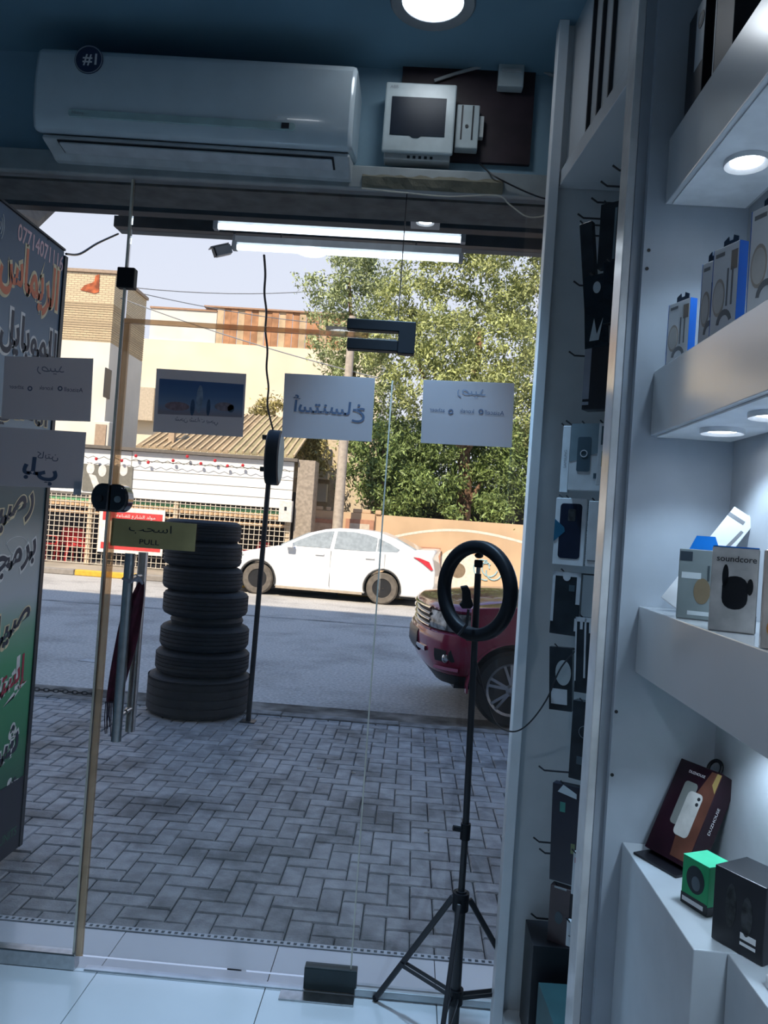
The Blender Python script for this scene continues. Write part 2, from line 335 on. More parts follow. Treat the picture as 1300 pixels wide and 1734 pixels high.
MB().prism([(q0.x, q0.z), (q1.x, q0.z), (q1.x, q2.z + 0.004), (q2.x, q2.z + 0.004), (q2.x, q1.z + 0.014), (q0.x, q1.z + 0.014)], G - 0.02, G + 0.02).build('corner_patch', blackp, w3, bevel=0.003)
# ------------------------------------------------------------------ jamb, recess, pillar
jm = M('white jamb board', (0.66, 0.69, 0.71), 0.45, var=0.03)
XR = 0.64; YE = 1.74
XJ1 = at(907, 892, Y=YJ).x
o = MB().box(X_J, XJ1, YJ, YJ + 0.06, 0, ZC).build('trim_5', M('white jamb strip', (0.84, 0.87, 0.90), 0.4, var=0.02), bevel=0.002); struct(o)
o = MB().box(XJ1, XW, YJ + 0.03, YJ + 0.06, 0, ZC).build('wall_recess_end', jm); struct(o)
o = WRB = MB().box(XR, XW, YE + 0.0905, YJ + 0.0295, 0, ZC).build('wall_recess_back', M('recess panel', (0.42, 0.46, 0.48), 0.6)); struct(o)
YE = 1.74
XP0, XP1, XP2 = at(1033, 718, Y=YE + 0.03).x, at(1047, 718, Y=YE + 0.03).x, at(1066, 718, Y=YE + 0.02).x
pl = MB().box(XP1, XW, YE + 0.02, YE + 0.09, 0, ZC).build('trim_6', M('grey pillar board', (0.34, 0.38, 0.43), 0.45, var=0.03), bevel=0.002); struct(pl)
o = MB().box(XP0, XP1 - 0.0005, YE + 0.02, YE + 0.09, 0, ZC).build('edge_strip', M('pillar edge strip', (0.80, 0.80, 0.80), 0.24, coat=0.8, crough=0.2, spec=0.8), pl, bevel=0.002)
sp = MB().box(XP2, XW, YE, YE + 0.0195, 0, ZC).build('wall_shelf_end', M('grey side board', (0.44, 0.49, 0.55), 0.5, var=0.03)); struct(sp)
for u, v in ((1098, 424), (1095, 455), (1043, 1205), (1036, 1312)):
    p = at(u, v, Y=YE); MB().lathe([(0.004, -0.0015), (0.004, 0.0)], 10, 'Y', p).build('screw_hole', blackm, sp)
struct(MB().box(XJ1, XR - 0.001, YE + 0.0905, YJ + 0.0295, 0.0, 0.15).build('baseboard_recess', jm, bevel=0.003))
# overhead box above the recess
ZS = at(949, 317, Y=YJ + 0.02).z
YO = YJ + 0.028
ob = thing('overhead_cabinet', 'white overhead cabinet box with dark outline motif above the phone case recess', 'cabinet', (0.5, 2.2, ZS))
xa, xb = XJ1 + 0.002, XP1 + 0.0
MB().add([(xa, YO, ZS), (xb, YE + 0.091, ZS), (XR - 0.001, YE + 0.091, ZS), (XR - 0.001, YO, ZS), (xa, YO, ZS + 0.05), (xb, YE + 0.091, ZS + 0.05), (XR - 0.001, YE + 0.091, ZS + 0.05), (XR - 0.001, YO, ZS + 0.05)],
         [(0, 3, 2, 1), (4, 5, 6, 7), (0, 1, 5, 4), (1, 2, 6, 5), (2, 3, 7, 6), (3, 0, 4, 7)]).build('soffit_board', white, ob, bevel=0.002)
MB().add([(xa + 0.02, YO, ZS + 0.05), (xb + 0.02, YE + 0.091, ZS + 0.05), (xb + 0.04, YE + 0.091, ZS + 0.05), (xa + 0.04, YO, ZS + 0.05), (xa + 0.02, YO, ZC), (xb + 0.02, YE + 0.091, ZC), (xb + 0.04, YE + 0.091, ZC), (xa + 0.04, YO, ZC)],
         [(0, 3, 2, 1), (4, 5, 6, 7), (0, 1, 5, 4), (1, 2, 6, 5), (2, 3, 7, 6), (3, 0, 4, 7)]).build('front_panel', white, ob)
def onp(y, z, k=0.016): return (xa + (xb - xa) * (YO - y) / (YO - YE - 0.091) + k, y, z)
for (y0_, z0_, y1_, z1_) in ((2.24, ZS + 0.07, 2.24, ZC - 0.06), (2.06, ZS + 0.07, 2.06, ZC - 0.06), (2.24, ZC - 0.06, 2.06, ZC - 0.06), (2.15, ZS + 0.07, 2.15, ZC - 0.14)):
    MB().bar(onp(y0_, z0_), onp(y1_, z1_), 0.012, 0.012, up=(1, 0, 0)).build('motif_strip', blackm, ob)
# ------------------------------------------------------------------ shelves with lamps
XS = at(1100, 741, Y=YE).x
zsh = [(at(1135, 350, Y=YE).z, at(1132, 235, Y=YE).z), (at(1100, 741, Y=YE).z, at(1106, 629, Y=YE).z), (at(1072, 1141, Y=YE).z, at(1079, 1026, Y=YE).z)]
nmz = ['topmost thick white wall shelf carrying black speaker boxes', 'thick white wall shelf carrying the blue-edged accessory packs', 'thick white wall shelf carrying the earbud boxes and leaning slim pack']
lensm = M('lit lamp lens', (0.86, 0.93, 1.0), 0.4, emit=14.0, var=0.0)
ringm = M('white lamp ring', (0.78, 0.80, 0.82), 0.35)
def downlight(p, r, label, group, power, ang=2.0, cat='ceiling lamp', dark=False, col=None):
    t = thing('downlight', label, cat, p, group)
    MB().lathe([(r, 0), (r, -0.006), (r * 0.97, -0.010), (r * 0.72, -0.004), (r * 0.70, 0.0)], 32, 'Z', p).build('ring', M('grey ribbed ring', (0.22, 0.25, 0.28), 0.3, 0.3) if dark else ringm, t, smooth=True)
    MB().lathe([(r * 0.70, -0.0005), (r * 0.68, -0.004), (r * 0.3, -0.006), (0.0005, -0.0065)], 28, 'Z', p).build('lens', lensm, t, smooth=True)
    ld = bpy.data.lights.new('lamp_light', 'SPOT'); ld.energy = power; ld.color = col or LIGHT; ld.spot_size = ang; ld.spot_blend = 0.6; ld.shadow_soft_size = r * 0.5
    lo = bpy.data.objects.new('lamp_light', ld); COL.objects.link(lo); lo.parent = t; lo.location = (0, 0, -0.02)
    return t
SHELF = []
for (zb, zt), lab in zip(zsh, nmz):
    s_ = thing('wall_shelf', lab, 'shelf', (XS, 0.8, zb), 'thick white shelves on the right wall')
    MB().box(XS, XW - 0.001, -0.6, YE - 0.001, zb + 0.004, zt).build('shelf_body', white, s_, bevel=0.002)
    MB().box(XS + 0.012, XW - 0.012, -0.58, YE - 0.012, zb, zb + 0.0035).build('underside_panel', M('shelf underside', (0.88, 0.90, 0.92), 0.35), s_)
    SHELF.append(s_)
pA = at(1270, 272, Z=zsh[0][0]); pB = at(1240, 728, Z=zsh[1][0])
XLm = min(pA.x, XW - 0.06)
for k, (zi, ys, what) in enumerate((( 0, (pA.y, pA.y - 0.55, pA.y - 1.1), 'topmost shelf'), (1, (pB.y, pB.y - 0.22, pB.y - 0.77), 'shelf with the blue-edged packs'), (2, (1.45, 1.0, 0.5), 'shelf with the earbud boxes'))):
    for j, y in enumerate(ys):
        downlight((XS + 0.085, y, zsh[zi][0]), 0.042, ['small round downlight nearest the pillar', 'second small round downlight from the pillar', 'third small round downlight from the pillar'][j] + ', under the ' + what, 'small downlights under the shelves', 3.4, 2.1, 'downlight', col=(0.60, 0.80, 1.0))
# base cabinet (lowest, deeper shelf)
z4 = at(1053, 1425, Y=YE).z; X4 = at(1053, 1425, Y=YE).x; Y4 = at(1174, 1607, X=X4).y
bc = thing('base_cabinet', 'white base cabinet under the shelves with boxes standing on its top', 'cabinet', (X4, 1.4, 0))
MB().box(X4, XW - 0.001, Y4, YE - 0.001, 0.002, z4).build('cabinet_body', M('cabinet board', (0.56, 0.60, 0.64), 0.4, var=0.03), bc, bevel=0.002)
b2 = thing('counter_cabinet', 'white counter cabinet beside the base cabinet at the lower right corner', 'cabinet', (X4 + 0.05, 0.5, 0))
MB().box(X4 + 0.055, XW - 0.001, -0.6, Y4 - 0.002, 0.002, z4 - 0.0).build('cabinet_body', M('cabinet board', ()), b2, bevel=0.002)
MB().box(X4 + 0.075, XW - 0.002, -0.58, Y4 - 0.09, z4 + 0.0005, z4 + 0.02).build('worktop', M('pale worktop', (0.82, 0.83, 0.86), 0.3), b2, bevel=0.003)
# ------------------------------------------------------------------ ceiling lamps
pc = at(733, 2, Z=ZC)
downlight((pc.x, pc.y, ZC), 0.135, 'large round ceiling lamp with grey ribbed ring near the air conditioner', 'large round ceiling lamps', 220, 0.95, dark=True)
for y, x, nm in ((0.75, -0.75, 'large round ceiling lamp over the middle of the shop floor'), (-1.2, -0.75, 'large round ceiling lamp at the back of the shop')):
    downlight((x, y, ZC), 0.135, nm, 'large round ceiling lamps', 34, 2.0, dark=True, col=(0.72, 0.84, 1.0))
# ------------------------------------------------------------------ air conditioner
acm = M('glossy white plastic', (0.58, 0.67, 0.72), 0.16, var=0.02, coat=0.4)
YW = G + 0.03; YF = YW - 0.235
A0, A1 = at(60, 78, Y=YF), at(603, 112, Y=YF); ax0, ax1 = A0.x, A1.x; az1 = (A0.z + A1.z) / 2 + 0.014
az0 = (at(52, 222, Y=YF).z + at(597, 248, Y=YF).z) / 2; azb = ZH + 0.012
ac = thing('air_conditioner', 'white split air conditioner on the wall above the glass front', 'air conditioner', ((ax0 + ax1) / 2, YW, azb))
prof = [(YW - 0.001, az1 - 0.005), (YW - 0.10, az1), (YF + 0.03, az1 - 0.004), (YF + 0.008, az1 - 0.022), (YF, az1 - 0.06), (YF - 0.004, (az0 + az1) / 2), (YF + 0.004, az0 + 0.05), (YF + 0.018, az0 + 0.012), (YF + 0.03, az0), (YF + 0.05, az0 + 0.006), (YW - 0.001, az0 + 0.05)]
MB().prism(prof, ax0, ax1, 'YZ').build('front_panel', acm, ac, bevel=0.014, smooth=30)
pr2 = [(YW - 0.001, az0 + 0.048), (YF + 0.052, az0 + 0.004), (YF + 0.045, az0 - 0.012), (YW - 0.115, azb + 0.012), (YW - 0.09, azb), (YW - 0.001, azb)]
MB().prism(pr2, ax0 + 0.02, ax1 - 0.008, 'YZ').build('body', M('ac body plastic', (0.55, 0.59, 0.61), 0.35), ac, bevel=0.006)
fa, fb = Vector((0, YF + 0.045, az0 - 0.014)), Vector((0, YW - 0.115, azb + 0.014)); fd = (fb - fa)
def fl_pt(x, t, k): 
    n_ = Vector((0, -fd.z, fd.y)).normalized(); n_ = -n_ if n_.y > 0 else n_
    q = fa + fd * t + n_ * k; return Vector((x, q.y, q.z))
mb = MB(); mb.add([fl_pt(ax0 + 0.075, 0.02, 0.001), fl_pt(ax1 - 0.06, 0.02, 0.001), fl_pt(ax1 - 0.06, 0.86, 0.001), fl_pt(ax0 + 0.075, 0.86, 0.001), fl_pt(ax0 + 0.075, 0.02, 0.004), fl_pt(ax1 - 0.06, 0.02, 0.004), fl_pt(ax1 - 0.06, 0.86, 0.004), fl_pt(ax0 + 0.075, 0.86, 0.004)], [(0, 3, 2, 1), (4, 5, 6, 7), (0, 1, 5, 4), (1, 2, 6, 5), (2, 3, 7, 6), (3, 0, 4, 7)]).build('outlet_gap', blackm, ac)
mb = MB(); mb.add([fl_pt(ax0 + 0.082, 0.06, 0.0045), fl_pt(ax1 - 0.066, 0.06, 0.0045), fl_pt(ax1 - 0.066, 0.78, 0.0045), fl_pt(ax0 + 0.082, 0.78, 0.0045), fl_pt(ax0 + 0.082, 0.06, 0.012), fl_pt(ax1 - 0.066, 0.06, 0.012), fl_pt(ax1 - 0.066, 0.78, 0.012), fl_pt(ax0 + 0.082, 0.78, 0.012)], [(0, 3, 2, 1), (4, 5, 6, 7), (0, 1, 5, 4), (1, 2, 6, 5), (2, 3, 7, 6), (3, 0, 4, 7)]).build('louver_flap', M('ac flap', (0.62, 0.65, 0.68), 0.3), ac, bevel=0.003)
dz = az0 + 0.055
MB().prism(rrect(ax0 + 0.13, ax1 - 0.19, dz - 0.011, dz + 0.012, 0.010), YF - 0.004, YF + 0.01).build('display_strip', M('teal display strip', (0.42, 0.58, 0.58), 0.15), ac)
MB().box(ax1 - 0.235, ax1 - 0.21, YF - 0.006, YF + 0.01, dz - 0.008, dz + 0.010).build('receiver_window', blackm, ac)
letters('Midea', 'lettering', M('grey print', (0.30, 0.34, 0.38), 0.5), ac, (ax0 + 0.165, YF - 0.0065, dz), (1, 0, 0), (0, 0, 1), h=0.012)
c = at(148, 106, Y=YF - 0.003)
st = MB().lathe([(0.049, 0.0), (0.049, -0.002)], 28, 'Y', (c.x, YF - 0.0015, c.z)).build('round_sticker', M('navy sticker', (0.03, 0.045, 0.10), 0.4), ac)
MB().lathe([(0.047, -0.0022), (0.047, -0.003), (0.044, -0.003), (0.044, -0.0022)], 28, 'Y', (c.x, YF - 0.0015, c.z), closed=True).build('sticker_rim', M('sticker grey', (0.35, 0.40, 0.46), 0.5), st)
letters('#1', 'lettering', M('sticker white', (0.8, 0.82, 0.85), 0.5), st, (c.x + 0.004, YF - 0.0035, c.z), (1, 0, 0), (0, 0, 1), h=0.042, bold=0.02)
ac.rotation_euler[1] = math.atan((A0.z - A1.z) / (A1.x - A0.x)) * 0.8; ac.location.z += 0.006
# ------------------------------------------------------------------ electrics on the wall
q0, q1 = at(682, 118, Y=YW - 0.012), at(896, 280, Y=YW - 0.012)
bd = MB().box(q0.x, q1.x, YW - 0.018, YW - 0.001, q1.z, q0.z + 0.02).build('backing_board', M('dark stained board', (0.035, 0.02, 0.028), 0.5, var=0.2)); tag(bd, 'dark maroon wooden backing board behind the breaker box', 'board')
q0, q1 = at(654, 138, Y=YW - 0.09), at(766, 262, Y=YW - 0.09)
bb = thing('breaker_box', 'white electrical breaker box with a dark window on the backing board', 'breaker box', ((q0.x + q1.x) / 2, YW - 0.05, q1.z - 0.02))
boxm = M('ivory plastic', (0.50, 0.58, 0.60), 0.3)
MB().box(q0.x + 0.008, q1.x - 0.008, YW - 0.075, YW - 0.0185, q1.z - 0.018, q0.z - 0.004).build('back_case', M('pale grey case', (0.55, 0.58, 0.58), 0.4), bb, bevel=0.004)
MB().box(q0.x, q1.x, YW - 0.092, YW - 0.0755, q1.z, q0.z).build('cover', boxm, bb, bevel=0.006)
r0, r1 = at(664, 163, Y=YW - 0.093), at(752, 232, Y=YW - 0.093)
wn = MB().prism([(r0.x, r1.z), (r0.x + 0.07, r1.z), (r0.x + 0.08, r1.z - 0.008), (r0.x + 0.10, r1.z - 0.008), (r0.x + 0.11, r1.z), (r1.x, r1.z), (r1.x, r0.z), (r0.x, r0.z)], YW - 0.0945, YW - 0.0925).build('window_flap', M('smoked flap', (0.012, 0.02, 0.035), 0.3, spec=0.15), bb)
letters('ABB', 'lettering', M('grey print', ()), bb, (q0.x + 0.03, YW - 0.0926, q0.z - 0.018), (1, 0, 0), (0, 0, 1), h=0.011)
for i in range(5): MB().box(q0.x + 0.09 + i * 0.02, q0.x + 0.10 + i * 0.02, YW - 0.0765, YW - 0.0752, q1.z - 0.014, q1.z - 0.004).build('vent_slot', blackm, bb)
q0, q1 = at(774, 176, Y=YW - 0.06), at(808, 252, Y=YW - 0.06)
rl_ = thing('terminal_rail', 'narrow pale terminal block beside the breaker box', 'terminal block', ((q0.x + q1.x) / 2, YW - 0.04, q1.z))
MB().box(q0.x, q1.x, YW - 0.06, YW - 0.0185, q1.z, q0.z).build('case', boxm, rl_, bevel=0.004)
for k in (0.25, 0.72): MB().box(q0.x + (q1.x - q0.x) * k - 0.003, q0.x + (q1.x - q0.x) * k + 0.003, YW - 0.0615, YW - 0.0602, q1.z + 0.03, q0.z - 0.004).build('slot', blackm, rl_)
MB().lathe([(0.006, -0.002), (0.006, 0)], 10, 'Y', ((q0.x + q1.x) / 2 - 0.002, YW - 0.0605, (q0.z + q1.z) / 2)).build('screw', blackm, rl_)
MB().box(q1.x + 0.001, q1.x + 0.018, YW - 0.045, YW - 0.0185, q1.z + 0.05, q0.z - 0.03).build('side_terminal', M('pale grey case', ()), rl_, bevel=0.002)
q0, q1 = at(846, 94, Y=YW - 0.06), at(886, 147, Y=YW - 0.06)
sw = thing('isolator_switch', 'small grey isolator switch near the ceiling at the board corner', 'switch', ((q0.x + q1.x) / 2, YW - 0.04, q1.z))
MB().box(q0.x, q1.x, YW - 0.06, YW - 0.0185, q1.z, q0.z).build('case', boxm, sw, bevel=0.004)
MB().box(q0.x + 0.012, q1.x - 0.012, YW - 0.066, YW - 0.0602, q1.z + 0.05, q1.z + 0.06).build('lever', M('pale grey case', ()), sw)
def cable(pts, r, mat, label, name='cable', cat='cable', n=6, sub=6):
    P = [Vector(p) for p in pts]; out = []
    for i in range(len(P) - 1):
        p0 = P[max(i - 1, 0)]; p1, p2 = P[i], P[i + 1]; p3 = P[min(i + 2, len(P) - 1)]
        for k in range(sub):
            t = k / sub; out.append(0.5 * ((2 * p1) + (-p0 + p2) * t + (2 * p0 - 5 * p1 + 4 * p2 - p3) * t * t + (-p0 + 3 * p1 - 3 * p2 + p3) * t ** 3))
    out.append(P[-1])
    o = MB().tube(out, r, n).build(name, mat, smooth=True)
    if label: tag(o, label, cat)
    return o
greyc = M('grey cable', (0.40, 0.43, 0.45), 0.5)
cable([at(735, 137, Y=YW - 0.03), at(780, 122, Y=YW - 0.03), at(846, 104, Y=YW - 0.03)], 0.006, greyc, 'grey cable running from the breaker box to the isolator switch')
cable([at(888, 106, Y=YW - 0.02), at(915, 118, Y=YW - 0.02), at(944, 131, Y=YW - 0.015)], 0.006, greyc, 'grey cable running from the isolator switch to the corner')
cable([at(812, 277, Y=YW - 0.015), at(835, 297, Y=G - 0.05), at(875, 318, Y=G - 0.05), at(908, 332, Y=G - 0.05), at(926, 337, Y=G - 0.05)], 0.003, blackm, 'black thin cable drooping below the backing board to the jamb')
cable([at(612, 319, Y=G - 0.07), at(690, 327, Y=G - 0.075), at(760, 333, Y=G - 0.07), at(840, 331, Y=G - 0.065), at(862, 346, Y=G - 0.05), at(890, 366, Y=G - 0.04), at(915, 367, Y=G - 0.03), at(925, 362, Y=G - 0.03)], 0.0025, M('pale wire', (0.6, 0.58, 0.5), 0.4), 'thin pale wire running along the torn header edge')
# ------------------------------------------------------------------ papers and plates on the glass
paper = M('printer paper', (0.60, 0.60, 0.64), 0.85, var=0.02, scale=3)
_t = paper.node_tree; _tl = _t.nodes.new('ShaderNodeBsdfTranslucent'); _tl.inputs[0].default_value = (0.70, 0.70, 0.74, 1); _mx = _t.nodes.new('ShaderNodeMixShader'); _mx.inputs[0].default_value = 0.62
_t.links.new(_t.nodes['Principled BSDF'].outputs[0], _mx.inputs[1]); _t.links.new(_tl.outputs[0], _mx.inputs[2]); _t.links.new(_mx.outputs[0], _t.nodes['Material Output'].inputs[0])
inkb = M('show-through ink', (0.075, 0.11, 0.19), 0.8); inkp = M('faint ink', (0.19, 0.22, 0.30), 0.8)
YP = G - 0.0065
def sheet(tl, tr_, br, bl, label, name='paper_sheet'):
    c = [at(*p, Y=YP) for p in (bl, br, tr_, tl)]
    mb = MB(); n = 6; vs = []
    for j in range(n + 1):
        for i in range(n + 1):
            s_, t_ = i / n, j / n
            p = c[0] * (1 - s_) * (1 - t_) + c[1] * s_ * (1 - t_) + c[2] * s_ * t_ + c[3] * (1 - s_) * t_
            b = 0.0015 * max(0, (0.2 - t_)) * (1 + math.sin(7 * s_))
            vs.append((p.x, YP - b, p.z))
    vs += [(x, y + 0.0007, z) for x, y, z in vs]; m_ = (n + 1) ** 2
    q = [(j * (n + 1) + i, j * (n + 1) + i + 1, (j + 1) * (n + 1) + i + 1, (j + 1) * (n + 1) + i) for j in range(n) for i in range(n)]
    mb.add(vs, q + [tuple(k + m_ for k in reversed(f)) for f in q])
    o = mb.build(name, paper); tag(o, label, 'paper', 'printed sheets taped to the glass'); return o
def onglass(u, v, k=0.0009): p = at(u, v, Y=YP); return Vector((p.x, YP - k, p.z))
XH, ZV = (1, 0, 0), (0, 0, 1)
def credit(o, u, v):
    letters('رصيد', 'lettering', inkp, o, onglass(u + 8, v - 30), XH, ZV, h=0.034, w=0.10, mirror=True, ar=True)
    letters('Asiacell', 'lettering', inkb, o, onglass(u + 47, v + 3), XH, ZV, w=0.068, mirror=True)
    letters('korek', 'lettering', inkb, o, onglass(u, v), XH, ZV, w=0.05, mirror=True)
    letters('atheer', 'lettering', inkb, o, onglass(u - 50, v - 2), XH, ZV, w=0.054, mirror=True)
    for du in (24, -27):
        p = onglass(u + du, v + 1); MB().lathe([(0.009, 0), (0.009, -0.0007), (0.005, -0.0007), (0.005, 0)], 14, 'Y', p, closed=True).build('round_logo', inkb, o)
o = sheet((717, 643), (871, 649), (866, 758), (712, 750), 'white sheet with faint mirrored writing on the right glass panel'); credit(o, 790, 696)
o = sheet((482, 632), (635, 640), (629, 748), (477, 740), 'white sheet with one large mirrored handwritten word on the door'); letters('أستنساخ', 'lettering', inkb, o, onglass(556, 692), XH, ZV, w=0.262, h=0.085, mirror=True, ar=True, bold=0.018)
o = sheet((265, 624), (417, 633), (411, 740), (259, 731), 'white sheet with a printed sky picture above one mirrored line')
pc_ = [onglass(*p, k=0.0006) for p in ((267, 701), (410, 707), (413, 651), (270, 641))]
zc_ = o.location.z
pi = MB().quad(*pc_, th=0.0002).build('printed_picture', ramp_z('sky print', [(0.0, (0.16, 0.22, 0.32)), (0.22, (0.30, 0.24, 0.26)), (0.45, (0.22, 0.28, 0.40)), (0.75, (0.10, 0.17, 0.31)), (1.0, (0.07, 0.13, 0.27))], 0.8, 0.05, 0.19, 0.18), o)
for u, v, rx, rz, m_ in ((338, 676, 0.012, 0.05, (0.28, 0.34, 0.44)), (300, 688, 0.045, 0.016, (0.34, 0.22, 0.24)), (380, 689, 0.035, 0.016, (0.32, 0.25, 0.28)), (326, 690, 0.008, 0.03, (0.06, 0.10, 0.18)), (353, 690, 0.007, 0.03, (0.06, 0.10, 0.18)), (391, 692, 0.012, 0.014, (0.08, 0.11, 0.16))):
    p = onglass(u, v, 0.0012); MB().prism(circ(p.x, p.z, rx, rz, 18), p.y - 0.0003, p.y).build('print_patch', M('print %d' % u, m_, 0.8, var=0.15, scale=60), pi)
letters('شحن شدات ببجي', 'lettering', inkb, o, onglass(333, 713), XH, ZV, w=0.155, h=0.026, mirror=True, ar=True)
o = sheet((8, 603), (158, 607), (153, 714), (2, 709), 'white sheet with faint mirrored writing, upper one on the left glass panel'); credit(o, 78, 657)
o = sheet((-12, 722), (146, 732), (138, 828), (-14, 822), 'white sheet with large mirrored block letters, lower one on the left glass panel')
letters('كابتن', 'lettering', inkb, o, onglass(81, 773), XH, ZV, w=0.078, h=0.032, mirror=True, ar=True)
letters('بلي', 'lettering', inkb, o, onglass(68, 798), XH, ZV, w=0.13, h=0.10, mirror=True, ar=True, bold=0.035)
MB().box(onglass(124, 836).x, onglass(137, 836).x, YP, YP + 0.0006, onglass(130, 838).z, onglass(130, 815).z).build('tape_strip', M('tape', (0.5, 0.53, 0.6), 0.6), o)
q0, q1 = at(190, 879, Y=YP), at(330, 931, Y=YP)
pp = MB().box(q0.x, q1.x, YP - 0.0025, YP, at(260, 929, Y=YP).z, at(260, 882, Y=YP).z).build('pull_plate', M('brass plate', (0.55, 0.47, 0.22), 0.45, 0.3, var=0.12, scale=6), bevel=0.001)
tag(pp, 'brass pull plate lettered in black on the glass door by the lock', 'sign')
pz = (at(260, 929, Y=YP).z + at(260, 882, Y=YP).z) / 2; px = (q0.x + q1.x) / 2
letters('اسحب', 'lettering', blackm, pp, (px - 0.012, YP - 0.0026, pz + 0.018), XH, ZV, w=0.155, h=0.036, ar=True)
letters('PULL', 'lettering', blackm, pp, (px - 0.012, YP - 0.0026, pz - 0.028), XH, ZV, w=0.072, h=0.018, bold=0.01)
# ------------------------------------------------------------------ door handles and the cloth hanging from them
def handle(u0, v0, u1, v1, Y, label, lo):
    a, b = at(u0, v0, Y=Y), at(u1, v1, Y=Y); b.x = a.x = (a.x + b.x) / 2
    t = thing('pull_handle', None, None, b); t.parent = d1; t.location = b - ORG[d1.name]
    mb = MB().tube([b, a], 0.0175, 20); mb.build('grip_tube', chrome, t, smooth=True)
    for k in (0.13, 0.87):
        p = b.lerp(a, k); MB().tube([(p.x, p.y, p.z), (p.x, G + (0.006 if Y > G else -0.006), p.z)], 0.009, 10).build('standoff', chrome, t, smooth=True)
    return t
handle(218, 937, 199, 1255, G - 0.06, 'long brushed steel pull handle on the inner side of the glass door', 0)
handle(241, 935, 222, 1238, G + 0.07, 'long brushed steel pull handle on the outer side of the glass door', 0)
YC = G - 0.03
ctl = [(236, 982, 244, 984), (222, 1010, 243, 1012), (203, 1042, 238, 1055), (196, 1080, 232, 1090), (188, 1120, 222, 1125), (182, 1160, 212, 1162), (178, 1190, 203, 1192)]
mb = MB(); n = 8; vs = []
for j, (ua, va, ub, vb) in enumerate(ctl):
    for i in range(n + 1):
        t_ = i / n; p = at(ua + (ub - ua) * t_, va + (vb - va) * t_, Y=YC + 0.008 * math.sin(t_ * 9 + j * 0.7)); vs.append(p)
mb.add(vs, [(j * (n + 1) + i, j * (n + 1) + i + 1, (j + 1) * (n + 1) + i + 1, (j + 1) * (n + 1) + i) for j in range(len(ctl) - 1) for i in range(n)])
fg = thing('scarf', 'dark maroon fringed scarf hanging from the steel door handles', 'scarf', at(190, 1230, Y=YC))
o = mb.build('cloth', M('maroon cloth', (0.09, 0.012, 0.035), 0.85, var=0.3, scale=18), fg, smooth=True); sm = o.modifiers.new('thick', 'SOLIDIFY'); sm.thickness = 0.004; sb = o.modifiers.new('sub', 'SUBSURF'); sb.levels = sb.render_levels = 2
MB().tube([at(241, 988, Y=YC), at(234, 977, Y=G - 0.075), at(222, 986, Y=G - 0.09), at(208, 980, Y=G - 0.075), at(241, 984, Y=YC)], 0.005, 8).build('knot', M('pale scarf cord', (0.3, 0.3, 0.36), 0.8), fg, smooth=True)
for i in range(14):
    ua = 179 + i * 1.8; p = at(ua, 1188, Y=YC); L_ = 40 + random.random() * 22
    MB().tube([p, at(ua - 2 + random.random() * 2, 1190 + L_ * 0.5, Y=YC), at(ua - 5 + random.random() * 6, 1188 + L_, Y=YC + 0.01)], 0.0017, 5).build('fringe', M('fringe thread', (0.03, 0.02, 0.04), 0.9), fg)
# ------------------------------------------------------------------ ring light on its tripod
PY = 2.46
hub = at(780, 1524, Y=PY); px_ = hub.x; foot = at(636, 1690, Z=0.012)
top = at(811, 945, Y=PY)
rt = thing('ring_light', 'black ring light on a tall tripod stand in front of the glass', 'ring light', (px_, PY, 0))
base = Vector((px_ + 0.004, PY, 0.05)); hubv = Vector((px_, PY, hub.z))
MB().tube([base, hubv + Vector((0, 0, 0.03))], 0.017, 14).build('lower_pole', blackm, rt, smooth=True)
mid = at(788, 1405, Y=PY); ext = Vector((mid.x, PY, mid.z))
MB().tube([hubv, ext, Vector((top.x - 0.0, PY, top.z - 0.05))], 0.0105, 12).build('upper_pole', blackm, rt, smooth=True)
MB().tube([ext - Vector((0, 0, 0.03)), ext + Vector((0, 0, 0.02))], 0.016, 12).build('clamp_collar', blackp, rt, smooth=True)
MB().tube([ext + Vector((-0.012, 0, 0)), ext + Vector((-0.04, -0.004, 0.004))], 0.009, 8).build('clamp_knob', blackp, rt)
MB().tube([hubv - Vector((0, 0, 0.03)), hubv + Vector((0, 0, 0.025))], 0.026, 14).build('hub_collar', blackp, rt, smooth=True)
MB().tube([(base.x, PY, 0.16), (base.x, PY, 0.205)], 0.024, 14).build('sliding_collar', blackp, rt, smooth=True)
fr = (Vector((foot.x, foot.y, 0.012)) - Vector((px_, PY, 0.012))); a0 = math.atan2(fr.y, fr.x); Lr = fr.length
for k in range(3):
    a = a0 + k * 2 * math.pi / 3; d = Vector((math.cos(a), math.sin(a), 0)); h0 = hubv + d * 0.03; f0 = Vector((px_, PY, 0.012)) + d * Lr
    if k == 2 or True:
        MB().bar(h0, f0, 0.014, 0.018).build('leg', blackm, rt, bevel=0.003)
        m0 = h0.lerp(f0, 0.64); s_ = Vector((base.x, PY, 0.18)) + d * 0.02; pe = Vector((-d.y, d.x, 0)) * 0.011
        for sg in (-1, 1): MB().bar(m0 + pe * sg, s_ + pe * sg, 0.004, 0.012).build('brace', blackm, rt)
        MB().ball(f0, 0.012, 8, 6).build('rubber_foot', blackp, rt)
